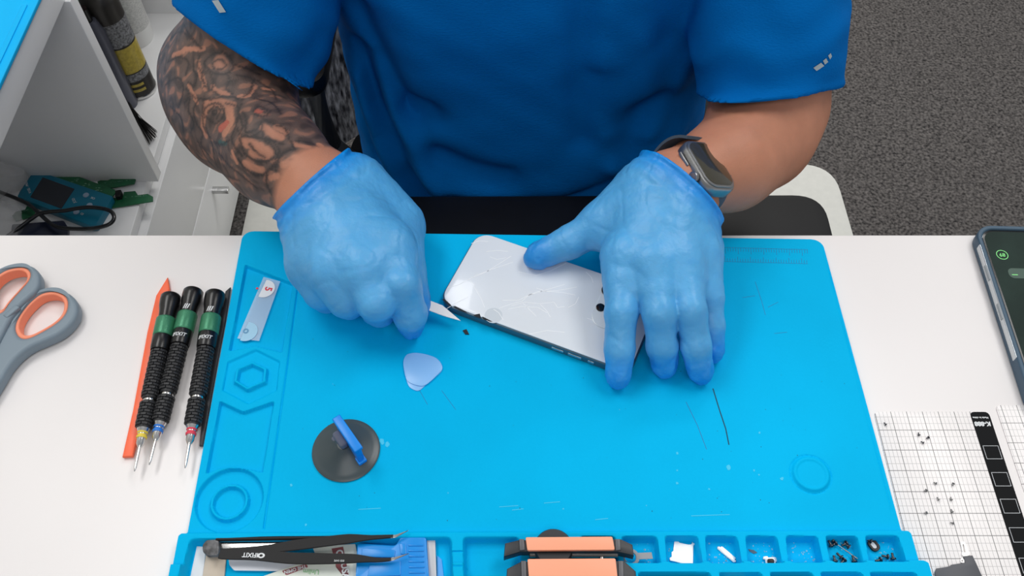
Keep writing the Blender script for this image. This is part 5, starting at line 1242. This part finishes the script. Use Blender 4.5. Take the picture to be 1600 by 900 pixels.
# crumpled clear bags
m_bag = material('clear_bag', (235, 235, 235), rough=.2, alpha=.28)
def blob(name, c_, r_, lab, seed):
    f = lambda p: ellipsoid(p, c_, r_)+.012*wob(p, .045, seed)+.005*wob(p, .016, seed+1)
    V_, Q_ = polygonize(f, np.array(c_)-np.array(r_)*1.35-.01, np.array(c_)+np.array(r_)*1.35+.01, .0028)
    V_[:, 2] = np.maximum(V_[:, 2], ZS+.0005); o_ = link(name, fast_mesh(V_, Q_), m_bag, None, angle=30); tag(o_, lab, 'plastic bag')
q = S(-6, 290, .028); blob('plastic_bag', (q[0]-.022, q[1]+.01, ZS+.028), (.055, .04, .028), 'crumpled clear plastic bag at the back left of the shelf', 3)
q = S(-4, 345, .03); blob('plastic_bag', (q[0]-.005, q[1], ZS+.026), (.026, .03, .026), 'small clear plastic bag at the front left of the shelf', 8)

# spray cans beyond the divider
def can(px, py, r_, h_, cat_label, build):
    c_ = S(px, py); t_ = thing('spray_can', (c_[0], c_[1], ZS), cat_label, 'can'); build(t_, Matrix.Translation((c_[0], c_[1], ZS)), r_, h_); return t_
def strip_label(nm, M, r_, z0, z1, a0, a1, mt, par):
    bm = bmesh.new(); n_ = 16; v0 = []; v1 = []
    for i in range(n_+1):
        a_ = a0+(a1-a0)*i/n_; v0.append(bm.verts.new((r_*math.cos(a_), r_*math.sin(a_), z0))); v1.append(bm.verts.new((r_*math.cos(a_), r_*math.sin(a_), z1)))
    for i in range(n_): bm.faces.new((v0[i], v0[i+1], v1[i+1], v1[i]))
    bm.transform(M); return link(nm, from_bm(bm), mt, par, angle=180)
def dark_can(t_, M, r_, h_):
    lathe('body', [(0, .002), (r_*.9, 0), (r_, .003), (r_, .0055), (r_*.97, .007), (r_*.97, h_-.02), (r_*.9, h_-.012), (r_*.6, h_-.004), (0, h_-.004)], material('can_dark', (58, 56, 54), rough=.3, metal=.3), t_, 40, M)
    lathe('rim', [(r_*.99, .0005), (r_*1.02, .002), (r_*1.02, .005), (r_*.99, .0062), (r_*.96, .004)], m_silver, t_, 40, M)
    lathe('cap', [(0, h_-.004), (r_*.55, h_-.004), (r_*.5, h_+.018), (0, h_+.02)], m_cap, t_, 24, M)
    a0, a1 = -2.6, .35
    strip_label('yellow_label', M, r_*.976, .052, .098, a0, a1, material('label_yellow', (196, 174, 66), rough=.4, noise=.35, nscale=260, col2=(60, 56, 30)), t_)
    strip_label('text_block', M, r_*.977, .101, .142, a0, a1, material('label_grey', (150, 152, 156), rough=.5, noise=.9, nscale=330, col2=(30, 30, 32)), t_)
    strip_label('text_block', M, r_*.977, .036, .050, a0, a1, MATS['label_grey'], t_)
    for k_, z_ in enumerate((.016, .026)):
        text('can_print', 'XXXXX', .006, M @ Matrix.Rotation(-.35, 4, 'Z') @ Matrix.Translation((0, 0, z_)) @ Matrix.Rotation(math.pi/2, 4, 'X') if False else M @ Matrix.Rotation(.35, 4, 'Z') @ Matrix.Translation((0, 0, z_)) @ Matrix.Rotation(math.pi/2, 4, 'X'), MATS['label_yellow'], t_, curve_r=r_*.976) if False else strip_label('gold_print', M, r_*.977, z_, z_+.005, -1.9, -.7, MATS['label_yellow'], t_)
can(218, 139, .027, .19, 'dark spray can with a yellow label standing on the shelf by the divider', dark_can)
def white_can(t_, M, r_, h_):
    lathe('body', [(0, .001), (r_*.92, 0), (r_, .006), (r_, h_*.75), (r_*.8, h_*.9), (r_*.4, h_), (0, h_)], material('bottle_white', (235, 235, 232), rough=.4), t_, 36, M)
    strip_label('printed_label', M, r_*1.006, .03, h_*.72, -2.4, .2, material('fine_print', (226, 226, 222), rough=.5, noise=.5, nscale=260, col2=(110, 112, 116), stretch=(1, 1, 3)), t_)
    lathe('cap', [(0, h_), (r_*.4, h_), (r_*.38, h_+.03), (0, h_+.03)], m_print, t_, 24, M)
can(213, 60, .030, .19, 'white plastic bottle with small grey print behind the dark spray can', white_can)
def red_can(t_, M, r_, h_):
    lathe('body', [(0, .001), (r_*.95, 0), (r_, .004), (r_, h_-.01), (r_*.7, h_), (0, h_)], material('can_red', (206, 60, 60), rough=.35), t_, 36, M)
    lathe('green_band', [(r_*.99, .03), (r_*1.012, .031), (r_*1.012, h_*.7), (r_*.99, h_*.7)], material('can_green', (30, 150, 90), rough=.35), t_, 36, M)
    lathe('cap', [(0, h_), (r_*.6, h_), (r_*.5, h_+.02), (0, h_+.02)], m_cap, t_, 24, M)
can(176, 96, .022, .24, 'red and green spray can mostly hidden behind the cabinet divider', red_can)
def grey_can(t_, M, r_, h_):
    lathe('body', [(0, .001), (r_*.95, 0), (r_, .004), (r_, h_-.02), (r_*.7, h_), (0, h_)], material('can_slate', (84, 86, 98), rough=.3, metal=.4), t_, 36, M)
    lathe('cap', [(0, h_), (r_*.5, h_), (r_*.45, h_+.02), (0, h_+.02)], m_cap, t_, 24, M)
can(199, 163, .0165, .16, 'slate grey spray can between the divider and the yellow-labelled can', grey_can)
# brush
t = thing('brush', S(222, 200, .004), 'black bristle brush lying behind the cabinet divider', 'brush')
hd1 = Vector(S(205, 175, .012)); tube('handle', [Vector(S(170, 120, .012)), hd1], .006, m_blackpl, t)
bm = bmesh.new()
for i in range(70):
    a_ = random.uniform(-.006, .006); e_ = Vector(S(random.uniform(226, 247), 0, 0)); tx = random.uniform(0, 1); tgt = Vector(S(232+tx*14, 222-tx*14+random.uniform(-6, 6), random.uniform(.001, .016)))
    V_, F_ = tube_mesh([hd1+Vector((a_*.5, a_, random.uniform(-.004, .004))), (hd1+tgt)/2+Vector((0, 0, .003)), tgt], [.0005, .0005, .0002], 4); vs = [bm.verts.new(v) for v in V_]
    for f_ in F_: bm.faces.new([vs[k_] for k_ in f_])
o = link('bristles', from_bm(bm), m_blackpl, t, angle=0); tag(o, kind='stuff')
